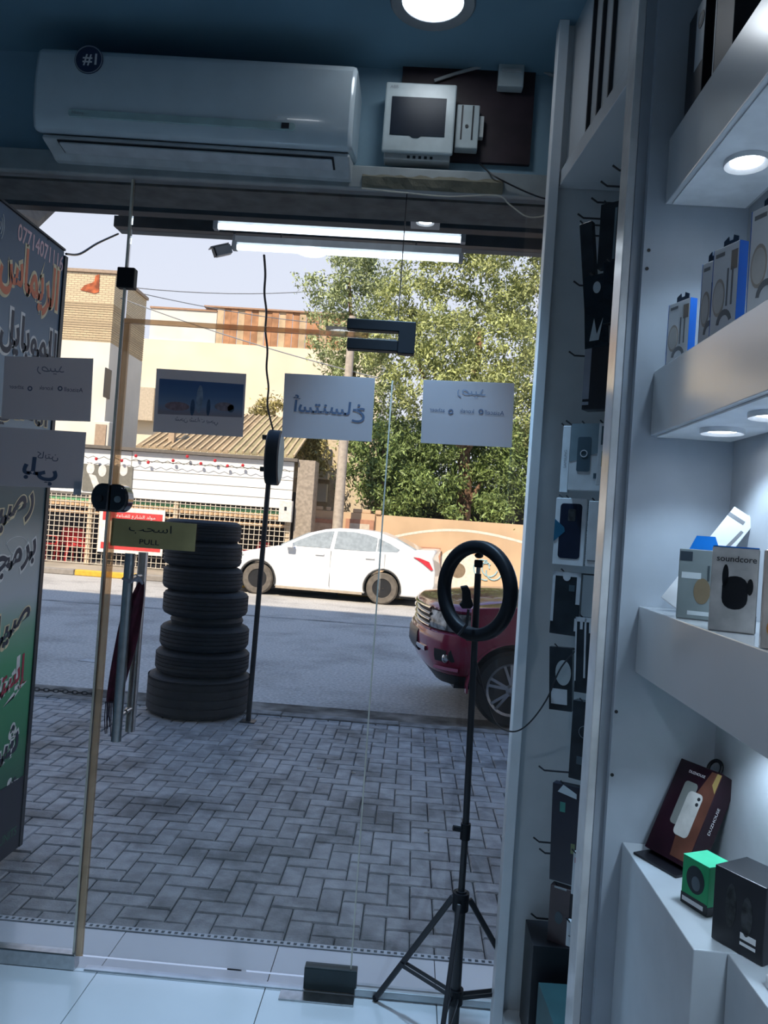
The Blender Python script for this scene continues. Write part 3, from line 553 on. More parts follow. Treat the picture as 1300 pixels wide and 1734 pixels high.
# ring head: yawed about the vertical
rc = at(806, 1000, Y=PY - 0.03); yaw = math.radians(-46)
RM = Matrix.Translation(rc) @ Matrix.Rotation(yaw, 4, 'Z') @ Matrix.Rotation(math.radians(4), 4, 'Y')
RO = 0.158
MB(RM).lathe([(RO, -0.012), (RO - 0.006, -0.018), (RO - 0.034, -0.018), (RO - 0.040, -0.012), (RO - 0.040, 0.010), (RO - 0.034, 0.014), (RO - 0.006, 0.014), (RO, 0.008)], 56, 'Y', closed=True).build('ring_housing', blackp, rt, smooth=50)
MB(RM).lathe([(RO - 0.006, 0.0145), (RO - 0.034, 0.0145), (RO - 0.034, 0.018), (RO - 0.006, 0.018)], 56, 'Y', closed=True).build('diffuser', M('milky diffuser', (0.75, 0.76, 0.78), 0.5), rt, smooth=50)
tp = Vector((top.x, PY, top.z))
MB().tube([tp - Vector((0, 0, 0.055)), tp - Vector((0, 0, 0.03))], 0.007, 10).build('neck', chrome, rt)
MB().box(tp.x - 0.014, tp.x + 0.012, PY - 0.013, PY + 0.013, tp.z - 0.03, tp.z - 0.006).build('ball_head', blackp, rt, bevel=0.004)
MB().ball((tp.x - 0.001, PY, tp.z + 0.008), 0.013, 10, 6, (1.1, 1.1, 0.7)).build('mount_knob', blackp, rt, smooth=True)
pb = RM @ Vector((0, -0.005, -RO + 0.005))
MB().bar((tp.x - 0.012, PY, rc.z - RO + 0.012), pb, 0.02, 0.016).build('ring_bracket', blackp, rt)
# phone clip on a short gooseneck
h0 = at(776, 1075, Y=PY - 0.04); h1 = at(793, 1032, Y=PY - 0.06)
MB().tube([h0, at(790, 1058, Y=PY - 0.05), h1], 0.0045, 8).build('gooseneck', blackm, rt, smooth=True)
cp = [(777, 1023), (782, 1030), (797, 1030), (801, 1024), (797, 1012), (796, 1000), (791, 991), (779, 993), (782, 1001), (782, 1018)]
c_ = [at(u, v, Y=PY - 0.065) for u, v in cp]
MB().prism([(p.x, p.z) for p in c_], PY - 0.08, PY - 0.05).build('phone_clip', blackp, rt, bevel=0.003)
# ------------------------------------------------------------------ goods
def obox(name, mat, c, w, d, h, yaw, label, cat='box', group=None, tilt=0.0, roll=0.0, bevel=0.0015, mats=None):
    """box with its front facing local -y, standing on c"""
    m = rotz(c, yaw) @ Matrix.Rotation(tilt, 4, 'X') @ Matrix.Rotation(roll, 4, 'Y')
    t = thing(name, label, cat, c, group)
    MB(m).box(-w / 2, w / 2, -d / 2, d / 2, 0, h).build('carton', mat, t, bevel=bevel)
    def face(name2, mat2, x0, x1, z0, z1, side='f', k=0.0006, poly=None):
        mb = MB(m)
        if side == 'f': mb.prism(poly or [(x0, z0), (x1, z0), (x1, z1), (x0, z1)], -d / 2 - k, -d / 2 - 0.0001)
        elif side == 'r': mb.prism(poly or [(x0, z0), (x1, z0), (x1, z1), (x0, z1)], w / 2 + 0.0001, w / 2 + k, 'YZ')
        elif side == 'l': mb.prism(poly or [(x0, z0), (x1, z0), (x1, z1), (x0, z1)], -w / 2 - k, -w / 2 - 0.0001, 'YZ')
        elif side == 't': mb.prism(poly or [(x0, z0), (x1, z0), (x1, z1), (x0, z1)], h + 0.0001, h + k, 'XY')
        return mb.build(name2, mat2, t)
    def txt(s, mat2, x, z, side='f', hh=None, ww=None, rot=False, k=0.0012, bold=0.0):
        if side == 'f': o_, r_, u_ = Vector((x, -d / 2 - k, z)), Vector((1, 0, 0)), Vector((0, 0, 1))
        elif side == 'r': o_, r_, u_ = Vector((w / 2 + k, x, z)), Vector((0, 1, 0)), Vector((0, 0, 1))
        elif side == 'l': o_, r_, u_ = Vector((-w / 2 - k, x, z)), Vector((0, -1, 0)), Vector((0, 0, 1))
        if rot: r_, u_ = u_, -r_
        m3 = m.to_3x3()
        return letters(s, 'lettering', mat2, t, m @ o_, m3 @ r_, m3 @ u_, h=hh, w=ww, bold=bold, th=0.0002)
    return t, m, face, txt
packw = M('pack white', (0.78, 0.78, 0.79), 0.4, var=0.03); blue = M('pack blue', (0.005, 0.14, 0.62), 0.4, var=0.04)
pgrey = M('pack grey print', (0.22, 0.22, 0.23), 0.5); pskin = M('pack beige print', (0.50, 0.42, 0.36), 0.5); pteal = M('pack teal print', (0.15, 0.25, 0.36), 0.5)
z2 = zsh[1][1]
# accessory packs: front towards the aisle (-x), narrow blue side towards the camera
AISLE = math.radians(-90)
def apack(u, v, w, h, d, label, yaw=math.radians(-70), spec=0):
    c = at(u, v, X=XS + 0.035 + d / 2); c.z = z2 + 0.001
    t, m, face, txt = obox('accessory_pack', packw, c, w, d, h, yaw, label, 'pack', 'blue-edged accessory packs on the wall shelf')
    face('blue_side', blue, -d / 2, d / 2, 0.001, h, 'r')
    face('blue_side', blue, -d / 2, d / 2, 0.001, h, 'l')
    face('lower_print', pteal, -w * 0.42, w * 0.42, h * 0.04, h * 0.085)
    face('round_print', pskin, 0, 0, 0, 0, poly=circ(-w * 0.2, h * 0.47, w * 0.24, h * 0.2, 20))
    face('round_print', M('pack pale print', (0.66, 0.62, 0.58), 0.5), 0, 0, 0, 0, k=0.001, poly=circ(-w * 0.2, h * 0.47, w * 0.2, h * 0.165, 20))
    face('arch_print', pgrey, 0, 0, 0, 0, k=0.0008, poly=[(w * 0.06 + w * 0.3 * math.cos(a), h * 0.17 + h * 0.16 * math.sin(a)) for a in np.linspace(0.3, math.pi - 0.1, 10)] + [(w * 0.06 + w * 0.2 * math.cos(a), h * 0.17 + h * 0.10 * math.sin(a)) for a in np.linspace(math.pi - 0.1, 0.3, 10)])
    for k in (0.12, 0.3): face('bar_print', pgrey, w * k - 0.002, w * k + 0.002, h * 0.36, h * 0.75)
    face('corner_print', M('pack tan print', (0.30, 0.24, 0.20), 0.5), w * 0.22, w * 0.46, h * 0.72, h * 0.92)
    face('upper_print', pgrey, -w * 0.4, -w * 0.05, h * 0.9, h * 0.94)
    mb = MB(m); mb.prism([(-w * 0.28, h), (w * 0.28, h), (w * 0.28, h + 0.014), (w * 0.1, h + 0.02), (w * 0.08, h + 0.011), (-w * 0.08, h + 0.011), (-w * 0.1, h + 0.02), (-w * 0.28, h + 0.014)], -0.001, 0.001); mb.build('hang_tab', M('dark hang tab', (0.01, 0.03, 0.07), 0.3), t)
    return t
apack(1150, 608, 0.070, 0.150, 0.018, 'white accessory pack with blue edge, farthest in from the aisle view next to the pillar')
apack(1199, 588, 0.050, 0.178, 0.010, 'white accessory pack with line drawing, second from the pillar on the shelf')
apack(1228, 570, 0.066, 0.182, 0.020, 'white accessory pack with broad blue edge, third from the pillar')
apack(1299, 535, 0.075, 0.188, 0.020, 'white accessory pack with blue edge cut off by the right picture edge')
# speaker boxes on the topmost shelf
z1 = zsh[0][1]
c = at(1207, 150, X=XS + 0.06); c.z = z1 + 0.001
t, m, face, txt = obox('speaker_box', M('black carton', (0.012, 0.012, 0.018), 0.4), c, 0.10, 0.085, 0.24, AISLE, 'black speaker carton with silver side panel, farther one on the topmost shelf')
face('silver_panel', M('silver print', (0.5, 0.54, 0.58), 0.3), 0.0, 0.05, 0.10, 0.238)
mm = rotz(c, AISLE); MB(mm).lathe([(0.017, -0.0435), (0.017, -0.0445)], 20, 'Y', (0.03, 0, 0.195)).build('round_print', M('dark disc print', (0.02, 0.03, 0.04), 0.4), t)
MB(mm).lathe([(0.009, -0.0446), (0.009, -0.0452)], 20, 'Y', (0.03, 0, 0.195)).build('round_print', M('grey disc print', (0.12, 0.16, 0.19), 0.4), t)
c = at(1262, 60, X=XS + 0.06); c.z = z1 + 0.001
t, m, face, txt = obox('speaker_box', M('black carton', ()), c, 0.10, 0.085, 0.28, AISLE, 'plain black speaker carton, nearer one on the topmost shelf')
face('edge_print', M('silver print', ()), -0.049, -0.043, 0.01, 0.27)
# earbud boxes and the leaning slim pack
z3 = zsh[2][1]
c = at(1136, 1036, Z=z3); c.z = z3 + 0.014
mt = rotz(c, math.radians(-18)) @ Matrix.Rotation(math.radians(-10), 4, 'X') @ Matrix.Rotation(math.radians(33), 4, 'Y')
sp_ = thing('slim_pack', 'slim white pack leaning against the wall behind the earbud boxes', 'pack', c)
MB(mt).box(-0.026, 0.026, -0.008, 0.008, 0.0, 0.245).build('carton', packw, sp_, bevel=0.001)
MB(mt).prism([(0.006, 0.12), (0.014, 0.12), (0.02, 0.21), (0.014, 0.21)], -0.0088, -0.0082).build('stylus_print', pgrey, sp_)
MB(mt).prism([(-0.022, 0.06), (0.022, 0.10), (0.022, 0.107), (-0.022, 0.068)], -0.0088, -0.0082).build('red_print', M('red print', (0.4, 0.03, 0.05), 0.5), sp_)
MB(mt).box(-0.026, 0.01, -0.0088, -0.0082, 0.222, 0.23).build('name_print', pgrey, sp_)
MB(mt).prism([(0.006, 0.245), (0.026, 0.245), (0.026, 0.262), (0.014, 0.262)], -0.004, 0.004).build('hang_tab', packw, sp_)
yw = math.radians(-22)
c = at(1178, 1049, X=XS + 0.050); c.z = z3 + 0.001
t, m, face, txt = obox('earbud_box', M('grey carton', (0.20, 0.235, 0.24), 0.35), c, 0.072, 0.05, 0.135, yw, 'grey earbud carton with blue side and beige earphone print on the shelf', 'box', 'earbud cartons on the wall shelf')
face('blue_side', M('pack cyan', (0.02, 0.26, 0.60), 0.4), -0.025, 0.025, 0.001, 0.134, 'r')
face('case_print', M('beige case print', (0.20, 0.15, 0.09), 0.4), 0, 0, 0, 0, poly=circ(0.008, 0.055, 0.015, 0.025))
face('stem_print', M('bud print', (0.05, 0.07, 0.08), 0.4), 0.016, 0.020, 0.075, 0.105)
face('logo_patch', M('dark patch print', (0.03, 0.045, 0.06), 0.4), -0.034, -0.012, 0.112, 0.130)
face('caption', M('pale caption', (0.55, 0.6, 0.62), 0.5), -0.016, 0.032, 0.008, 0.016)
face('caption', M('pale caption', ()), -0.03, 0.005, 0.078, 0.09)
mb = MB(m); mb.prism([(-0.02, 0.135), (0.035, 0.135), (0.026, 0.162), (-0.008, 0.162)], -0.004, 0.004); mb.build('hang_tab', M('bright blue tab', (0.01, 0.22, 0.75), 0.35), t)
c = at(1237, 1070, X=XS + 0.046); c.z = z3 + 0.001
t, m, face, txt = obox('earbud_box', M('silver carton', (0.62, 0.60, 0.58), 0.16, 0.1, var=0.12, scale=25), c, 0.073, 0.055, 0.143, yw, 'silver glossy earbud carton with black charging case print', 'box', 'earbud cartons on the wall shelf')
face('white_side', packw, -0.0275, 0.0275, 0.001, 0.142, 'r'); face('dark_side_print', blackm, -0.0275, 0.02, 0.001, 0.03, 'r', 0.0009)
face('top_edge', M('bright blue tab', ()), -0.036, 0.036, -0.0275, 0.0275, 't', 0.002)
face('case_print', blackp, 0, 0, 0, 0, poly=rrect(-0.018, 0.022, 0.038, 0.095, 0.018)); face('bud_print', blackp, 0, 0, 0, 0, poly=circ(-0.014, 0.094, 0.005, 0.02)); face('bud_print', blackp, 0, 0, 0, 0, poly=circ(0.025, 0.078, 0.005, 0.014))
txt('soundcore', blackm, 0.002, 0.124, ww=0.062, bold=0.01)
c = at(1332, 1100, X=XS + 0.044); c.z = z3 + 0.001
t, m, face, txt = obox('earbud_box', M('pale gold carton', (0.66, 0.56, 0.50), 0.2, 0.1, var=0.15, scale=20), c, 0.073, 0.055, 0.143, yw, 'pale gold glossy carton at the right picture edge beside the silver one', 'box', 'earbud cartons on the wall shelf')
face('orange_print', M('orange print', (0.55, 0.25, 0.08), 0.3), 0, 0, 0, 0, poly=circ(0.0, 0.03, 0.03, 0.022)); face('case_print', M('brown print', (0.12, 0.08, 0.07), 0.3), 0, 0, 0, 0, poly=circ(0.016, 0.075, 0.02, 0.025))
# lowest: maroon case box leaning, green box, black box
c = at(1128, 1462, Z=z4); c = Vector((c.x + 0.012, c.y + 0.004, z4 + 0.004))
mt = rotz(c, math.radians(-62)) @ Matrix.Rotation(math.radians(-27), 4, 'X')
cb = thing('phone_case_box', 'dark maroon phone case box leaning on the base cabinet with white phone print', 'box', c)
w, d, h = 0.112, 0.05, 0.205
MB(mt).box(-w / 2, w / 2, -d / 2, d / 2, 0, h).build('carton', M('maroon carton', (0.028, 0.008, 0.016), 0.25, var=0.25, scale=8), cb, bevel=0.0015)
MB(mt).prism([(0.01, 0.01), (w / 2 - 0.001, 0.01), (w / 2 - 0.001, h - 0.004), (0.03, h - 0.004), (0.0, 0.10)], -d / 2 - 0.0006, -d / 2 - 0.0001).build('copper_print', M('copper print', (0.16, 0.06, 0.04), 0.3, var=0.25), cb)
MB(mt).prism(rrect(-0.022, 0.012, 0.07, 0.165, 0.008), -d / 2 - 0.0011, -d / 2 - 0.0007).build('phone_print', M('dim phone print', (0.20, 0.21, 0.20), 0.35), cb)
MB(mt).prism(rrect(-0.004, 0.034, 0.052, 0.148, 0.010), -d / 2 - 0.0017, -d / 2 - 0.0012).build('phone_print', M('bright phone print', (0.62, 0.60, 0.57), 0.3, var=0.2, scale=14), cb)
for k in (0.125, 0.137): MB(mt).prism(circ(0.026, k, 0.004, n=10), -d / 2 - 0.0021, -d / 2 - 0.0018).build('lens_print', blackm, cb)
MB(mt).prism([(w / 2 - 0.014, h - 0.03), (w / 2 - 0.002, h - 0.045), (w / 2 - 0.002, h - 0.004), (w / 2 - 0.012, h - 0.004)], -d / 2 - 0.0012, -d / 2 - 0.0007).build('gold_sticker', M('gold sticker', (0.6, 0.42, 0.15), 0.3, 0.4), cb)
m3 = mt.to_3x3()
letters('DUZHOUSE', 'lettering', packw, cb, mt @ Vector((-0.002, -d / 2 - 0.0009, h - 0.02)), m3 @ Vector((1, 0, 0)), m3 @ Vector((0, 0, 1)), w=0.042, th=0.0002)
letters('DUZHOUSE', 'lettering', packw, cb, mt @ Vector((w / 2 + 0.0006, 0.0, 0.11)), m3 @ Vector((0, 0, 1)), m3 @ Vector((0, -1, 0)), w=0.058, th=0.0002)
pq = [mt @ Vector((0.016 * math.cos(a) + 0.012, 0.0, h + 0.008 + 0.018 * math.sin(a))) for a in np.linspace(-0.5, math.pi + 0.5, 14)]
MB().tube(pq, 0.004, 8).build('hang_loop', blackp, cb, smooth=True)
MB(rotz(c, math.radians(-62))).box(-0.058, 0.058, -0.05, 0.012, -0.003, 0.0015).build('base_flap', M('black carton', ()), cb)
c = at(1180, 1535, Z=z4); c = Vector((c.x + 0.015, c.y, z4 + 0.001))
t, m, face, txt = obox('green_box', M('green carton', (0.02, 0.42, 0.16), 0.35, var=0.06), c, 0.062, 0.06, 0.088, math.radians(-64), 'small bright green carton with dark round print beside the black box')
face('dark_band', blackm, -0.031, 0.031, 0.0005, 0.02); face('dark_band', blackm, -0.03, 0.03, 0.0005, 0.016, 'r'); face('round_print', M('dark disc print', ()), 0, 0, 0, 0, poly=circ(0.001, 0.053, 0.021, 0.025)); face('round_print', M('grey disc print', ()), 0, 0, 0, 0, k=0.001, poly=circ(0.003, 0.047, 0.01, 0.013))
face('caption', packw, -0.027, 0.022, 0.006, 0.014, k=0.0011); face('lid_top', M('mint green print', (0.10, 0.75, 0.42), 0.35), -0.031, 0.031, -0.03, 0.03, 't')
c = at(1262, 1612, Z=z4); c = Vector((c.x + 0.018, c.y + 0.018, z4 + 0.021))
c.z = z4 + 0.001
t, m, face, txt = obox('black_box', M('black matte carton', (0.018, 0.019, 0.026), 0.4, var=0.15), c, 0.095, 0.085, 0.125, math.radians(-58), 'large black carton with green letter mark in front of the green box')
face('figure_print', M('dim figure print', (0.05, 0.055, 0.06), 0.4, var=0.4, scale=60), 0, 0, 0, 0, poly=circ(-0.014, 0.07, 0.010, 0.036)); face('figure_print', M('dim figure print', ()), 0, 0, 0, 0, poly=circ(0.016, 0.064, 0.010, 0.032))
face('caption', packw, 0.006, 0.034, 0.026, 0.036); face('caption', packw, 0.006, 0.034, 0.016, 0.021)
txt('M', M('green mark', (0.04, 0.22, 0.18), 0.4), 0.0, 0.088, 'r', hh=0.012, bold=0.02); face('blade_print', M('grey mark', (0.05, 0.08, 0.10), 0.4), -0.004, 0.004, 0.03, 0.078, 'r')
# ------------------------------------------------------------------ hooks and hanging packs in the recess
HK = []
def hook(u, v, L=0.075, Y=None):
    p = at(u, v, Y=1.95 + (Y - 1.95) * 0.8)
    o = MB().tube([(XR - 0.0005, p.y, p.z - 0.012), (p.x + 0.018, p.y, p.z - 0.012), (p.x, p.y, p.z)], 0.0028, 6).build('display_hook', blackm, smooth=True); return o
hks = [(978, 362, 2.45, 'topmost free hook near the far recess wall'), (995, 392, 2.5, 'faint short hook under the topmost free hook'), (1001, 335, 2.25, 'hook under the overhead cabinet, second from the pillar row'), (1017, 307, 2.1, 'hook close under the overhead cabinet beside the pillar'), (1037, 280, 1.98, 'highest hook half hidden behind the pillar edge'),
       (971, 476, 2.45, 'free hook left of the glossy black pouches'), (963, 595, 2.48, 'hook holding the dark slim pack'), (958, 712, 2.45, 'hook just above the white magnetic charger box'), (946, 838, 2.45, 'hook between the charger box and the window case box'),
       (912, 1297, 2.5, 'bare hook low on the far recess wall, uppermost of the bare ones'), (903, 1418, 2.5, 'bare hook low on the far recess wall, middle of the bare ones'), (913, 1437, 2.52, 'short bare hook just under the middle bare one'), (899, 1547, 2.5, 'bare hook low on the far recess wall, lowest of the bare ones')]
for u, v, y, l in hks: tag(hook(u, v, Y=y), 'black wire ' + l, 'hook', 'black wire display hooks')
def pxbox(name, mat, u, v, wpx, hpx, Y, yawd, d, label, cat='pack', lean=0.0):
    Y = 1.95 + (Y - 1.95) * 0.8; c = at(u, v + hpx / 2, Y=Y); k = Y / F
    w_ = wpx * k / max(0.3, math.cos(math.radians(yawd))); h_ = hpx * k
    r_ = obox(name, mat, c, w_, d, h_, math.radians(yawd), label, cat, 'hanging packs in the recess', roll=lean) + (w_, h_)
    tp_ = r_[1] @ Vector((0, 0, h_ - 0.004)); MB().tube([(XR - 0.0005, tp_.y, tp_.z), (tp_.x - 0.01, tp_.y, tp_.z + 0.001), (tp_.x - 0.022, tp_.y, tp_.z + 0.012)], 0.0026, 6).build('display_hook', blackm, WRB, smooth=True)
    return r_
dk = M('dark blister', (0.022, 0.028, 0.036), 0.25, var=0.2); wbx = M('white carton', (0.62, 0.65, 0.68), 0.4); clearp = M('glossy black pouch', (0.012, 0.016, 0.022), 0.06, coat=0.8, var=0.3, bump=0.5, bscale=14)
t, m, face, txt, w_, h_ = pxbox('hanging_pack', dk, 1003, 455, 18, 165, 2.42, -38, 0.022, 'tall narrow dark pack hanging nearest the far recess wall', lean=-0.13)
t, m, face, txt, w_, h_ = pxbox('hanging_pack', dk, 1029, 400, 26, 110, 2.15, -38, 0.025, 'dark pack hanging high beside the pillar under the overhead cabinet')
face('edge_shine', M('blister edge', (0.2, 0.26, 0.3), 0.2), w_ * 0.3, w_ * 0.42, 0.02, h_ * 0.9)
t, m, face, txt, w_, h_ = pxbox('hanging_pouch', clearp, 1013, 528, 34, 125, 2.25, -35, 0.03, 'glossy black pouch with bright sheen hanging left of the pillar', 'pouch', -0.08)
face('painted_sheen', M('pouch silver', (0.55, 0.62, 0.66), 0.2), 0, 0, 0, 0, poly=[(-w_ * .3, h_ * .1), (w_ * .1, h_ * .1), (w_ * .3, h_ * .4), (w_ * .02, h_ * .18), (-w_ * .08, h_ * .4)])  # sheen on the pouches painted as flat silver shapes
face('painted_sheen', M('pouch silver', ()), 0, 0, 0, 0, poly=circ(w_ * 0.05, h_ * 0.82, w_ * 0.16, h_ * 0.08))
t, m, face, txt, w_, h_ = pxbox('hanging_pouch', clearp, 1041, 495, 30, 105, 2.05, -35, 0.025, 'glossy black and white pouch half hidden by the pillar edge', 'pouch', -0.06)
face('painted_sheen', M('pouch silver', ()), 0, 0, 0, 0, poly=[(-w_ * .1, h_ * .05), (w_ * .25, h_ * .12), (w_ * .2, h_ * .55), (0, h_ * .6)])
t, m, face, txt, w_, h_ = pxbox('hanging_box', M('near black carton', (0.010, 0.010, 0.016), 0.5), 1015, 640, 44, 110, 2.25, -35, 0.045, 'large near-black box with pale edge strip below the pouches', 'box')
face('edge_strip', M('pale grey strip', (0.26, 0.27, 0.32), 0.5), -w_ / 2, -w_ / 2 + w_ * 0.22, h_ * 0.16, h_ * 0.99); face('edge_strip', M('pale grey strip', ()), -w_ / 2, -w_ / 2 + w_ * 0.22, h_ * 0.07, h_ * 0.12)
t, m, face, txt, w_, h_ = pxbox('hanging_pack', wbx, 955, 778, 12, 112, 2.5, -30, 0.02, 'slim pale carton hanging beside the magnetic charger box')
txt('SAMSUNG', pgrey, 0.0, h_ * 0.5, ww=0.055, rot=True)
t, m, face, txt, w_, h_ = pxbox('hanging_box', wbx, 990, 775, 48, 112, 2.38, -28, 0.03, 'white and grey magnetic charger box hanging in the recess', 'box')
face('grey_top_print', M('pack slate', (0.20, 0.27, 0.31), 0.4), 0, 0, 0, 0, poly=[(-w_ / 2, h_ * .42), (w_ / 2, h_ * .58), (w_ / 2, h_), (-w_ / 2, h_)])
face('phone_print', M('slate phone', (0.07, 0.11, 0.14), 0.3), 0, 0, 0, 0, k=0.0012, poly=rrect(-w_ * .27, w_ * .15, h_ * .28, h_ * .8, 0.006))
mb = MB(m); mb.lathe([(0.011, -0.0165), (0.011, -0.0172), (0.0085, -0.0172), (0.0085, -0.0165)], 20, 'Y', (-w_ * 0.06, 0, h_ * 0.55), closed=True); mb.build('ring_print', wbx, t)
face('dark_tab_print', M('slate phone', ()), w_ * .27, w_ * .5, h_ * .18, h_ * .26); face('side_print', M('slate phone', ()), -0.015, 0.015, 0.0, h_, 'r')
t, m, face, txt, w_, h_ = pxbox('hanging_pack', wbx, 1022, 770, 20, 105, 2.2, -35, 0.02, 'white pack with green print half hidden behind the pillar edge'); face('green_print', M('olive print', (0.18, 0.22, 0.10), 0.5), -w_ * .2, w_ * .2, h_ * .3, h_ * .55); face('window_print', M('slate phone', ()), -w_ * .3, w_ * .3, h_ * .65, h_ * .95)
t, m, face, txt, w_, h_ = pxbox('hanging_box', wbx, 963, 901, 46, 112, 2.42, -30, 0.028, 'white phone case box with dark window and printed side', 'box')
face('dark_window', M('case window', (0.012, 0.016, 0.035), 0.15), 0, 0, 0, 0, poly=rrect(-w_ * .34, w_ * .36, h_ * .1, h_ * .92, 0.01)); face('blue_patch', M('deep blue patch', (0.01, 0.10, 0.18), 0.4), 0, 0, 0, 0, k=0.0012, poly=[(-w_ / 2, h_ * .34), (-w_ * .15, h_ * .5), (-w_ * .18, h_ * .56), (-w_ / 2, h_ * .68)])
face('dim_print', M('dim figure print', ()), 0, 0, 0, 0, k=0.001, poly=rrect(-w_ * .08, w_ * .16, h_ * .66, h_ * .84, 0.004))
txt('Designed by Infinix', blackm, -0.002, h_ * 0.5, 'r', ww=h_ * 0.96, hh=0.012, rot=True)
t, m, face, txt, w_, h_ = pxbox('hanging_box', wbx, 1008, 905, 26, 110, 2.25, -32, 0.03, 'plain pale case box behind the pillar edge', 'box'); face('line_print', pgrey, -w_ * .4, w_ * .4, h_ * .08, h_ * .1)
t, m, face, txt, w_, h_ = pxbox('hanging_pack', dk, 955, 1022, 42, 105, 2.42, -30, 0.02, 'dark blister pack with white border frame under the window case box')
for (x0_, x1_, z0_, z1_) in ((-.5, .5, .93, 1), (-.5, -.4, .2, 1), (.36, .5, .5, 1), (.36, .5, .08, .28)): face('white_border', M('pack frame white', (0.5, 0.53, 0.57), 0.4), w_ * x0_, w_ * x1_, h_ * z0_, h_ * z1_)
face('euro_hole', M('pack frame white', ()), 0, 0, 0, 0, k=0.001, poly=circ(0, h_ * .93, 0.012, 0.014, 12)); face('badge', M('grey mark', ()), w_ * .1, w_ * .3, h_ * .7, h_ * .8)
t, m, face, txt, w_, h_ = pxbox('hanging_pack', dk, 990, 1110, 26, 125, 2.28, -35, 0.03, 'clear blister pack with white drip-shaped header near the pillar', lean=-0.04)
for (x0_, x1_, z0_, z1_) in ((-.5, .5, .94, 1), (-.5, -.42, .15, 1), (.0, .1, .2, 1), (-.25, -.1, .84, .95), (.25, .4, .8, .95)): face('white_border', M('pack frame white', ()), w_ * x0_, w_ * x1_, h_ * z0_, h_ * z1_)
t, m, face, txt, w_, h_ = pxbox('hanging_pack', dk, 950, 1150, 34, 105, 2.42, -30, 0.02, 'dark blister pack with a pale round pad and code card', lean=-0.06)
face('pale_pad', M('pale pad', (0.36, 0.40, 0.42), 0.5), 0, 0, 0, 0, poly=circ(w_ * .12, h_ * .6, w_ * .34, h_ * .2)); face('white_card', M('pack frame white', ()), -w_ * .4, w_ * .3, h_ * .1, h_ * .34)
t, m, face, txt, w_, h_ = pxbox('hanging_pack', dk, 985, 1255, 34, 130, 2.32, -35, 0.03, 'dark pack with grey ring print low in the recess'); mb = MB(m); mb.lathe([(0.018, -0.016), (0.018, -0.0165), (0.0165, -0.0165), (0.0165, -0.016)], 20, 'Y', (0.005, 0, h_ * .62), closed=True); mb.build('ring_print', M('ring grey', (.16, .2, .23), .4), t); face('pale_card', M('grey mark', ()), -w_ * .2, w_ * .3, h_ * .2, h_ * .3)
t, m, face, txt, w_, h_ = pxbox('hanging_pack', M('deep navy pack', (0.012, 0.014, 0.03), 0.3), 955, 1412, 40, 160, 2.42, -30, 0.03, 'long deep navy pack hanging low by the bare hooks', lean=-0.03)
face('teal_print', M('green mark', ()), -w_ * .2, 0, h_ * .72, h_ * .82); face('olive_print', M('olive print', ()), w_ * .25, w_ * .4, h_ * .32, h_ * .42); face('foil_top', M('pouch silver', ()), 0, 0, 0, 0, poly=[(-w_ * .3, h_ * .92), (w_ * .4, h_ * .88), (w_ * .4, h_ * .93), (-w_ * .1, h_)])
t, m, face, txt, w_, h_ = pxbox('hanging_pack', wbx, 976, 1480, 14, 70, 2.3, -35, 0.015, 'small white pack with red corner low beside the pillar'); face('red_print', M('red print', ()), -w_ * .3, w_ * .3, h_ * .75, h_ * .88); face('dark_print', M('slate phone', ()), -w_ * .1, w_ * .5, 0.01, h_ * .5)
t, m, face, txt, w_, h_ = pxbox('hanging_box', M('kraft maroon carton', (0.085, 0.06, 0.065), 0.5), 945, 1552, 30, 100, 2.42, -30, 0.03, 'brown-grey carton with dark emblem hanging lowest in the recess', 'box', -0.0); face('emblem', M('grey mark', ()), 0, 0, 0, 0, poly=circ(0, h_ * .5, 0.012, 0.018, 14)); face('hang_tab', M('pale pad', ()), -w_ * .3, w_ * .3, h_ * .97, h_)
t, m, face, txt, w_, h_ = pxbox('hanging_pack', wbx, 968, 1582, 16, 42, 2.3, -35, 0.015, 'small pale pack tucked beside the brown-grey carton'); face('line_print', pgrey, -w_ * .3, w_ * .3, h_ * .4, h_ * .45)
# floor level of the recess: dark carton and a teal patterned box
c = at(905, 1700, Y=2.44); c = Vector((XR - 0.105, 2.365, 0.151))
t, m, face, txt = obox('floor_carton', M('black matte carton', ()), c, 0.20, 0.15, 0.30, 0, 'tall black carton standing on the recess plinth', 'box')
c = Vector((XR - 0.10, 2.12, 0.151))
t, m, face, txt = obox('floor_carton', M('teal dark carton', (0.035, 0.10, 0.11), 0.45), c, 0.17, 0.26, 0.22, math.radians(3), 'dark teal carton with yellow leaf print standing on the recess plinth')
face('leaf_print', M('yellow leaf', (0.42, 0.40, 0.22), 0.5), 0, 0, 0, 0, poly=circ(-0.05, 0.13, 0.012, 0.045)); face('leaf_print', M('grey leaf', (0.2, 0.27, 0.28), 0.5), 0, 0, 0, 0, poly=[(-0.03, .09), (-.005, .15), (.02, .17), (0, .12)])
# power lead looping out of the recess
cable([(XR - 0.12, 2.27, at(960, 1085, Y=2.27).z), at(950, 1130, Y=2.3), at(925, 1185, Y=2.34), at(895, 1225, Y=2.38), at(868, 1239, Y=2.40), at(840, 1225, Y=2.42), at(822, 1180, Y=2.44), at(806, 1120, Y=2.445)], 0.0025, blackm, 'black thin lead sagging from the recess packs to the ring light')
# ------------------------------------------------------------------ outside: the row of buildings over the shop (casts the street's shade)
facade = M('facade render', (0.45, 0.42, 0.38), 0.8, var=0.1, bump=0.1)
ZP, ZR = -0.02, -0.10
struct(MB().box(-18, 16, -9, 2.90, ZC + 0.125, 13.6).build('wall_upper_storey', facade))
struct(MB().box(-18, XL - 0.105, -9, 2.90, ZP, ZC + 0.12).build('wall_neighbour', facade))
struct(MB().box(2.205, 16, -9, 2.90, ZP, ZC + 0.12).build('wall_neighbour_right', facade))
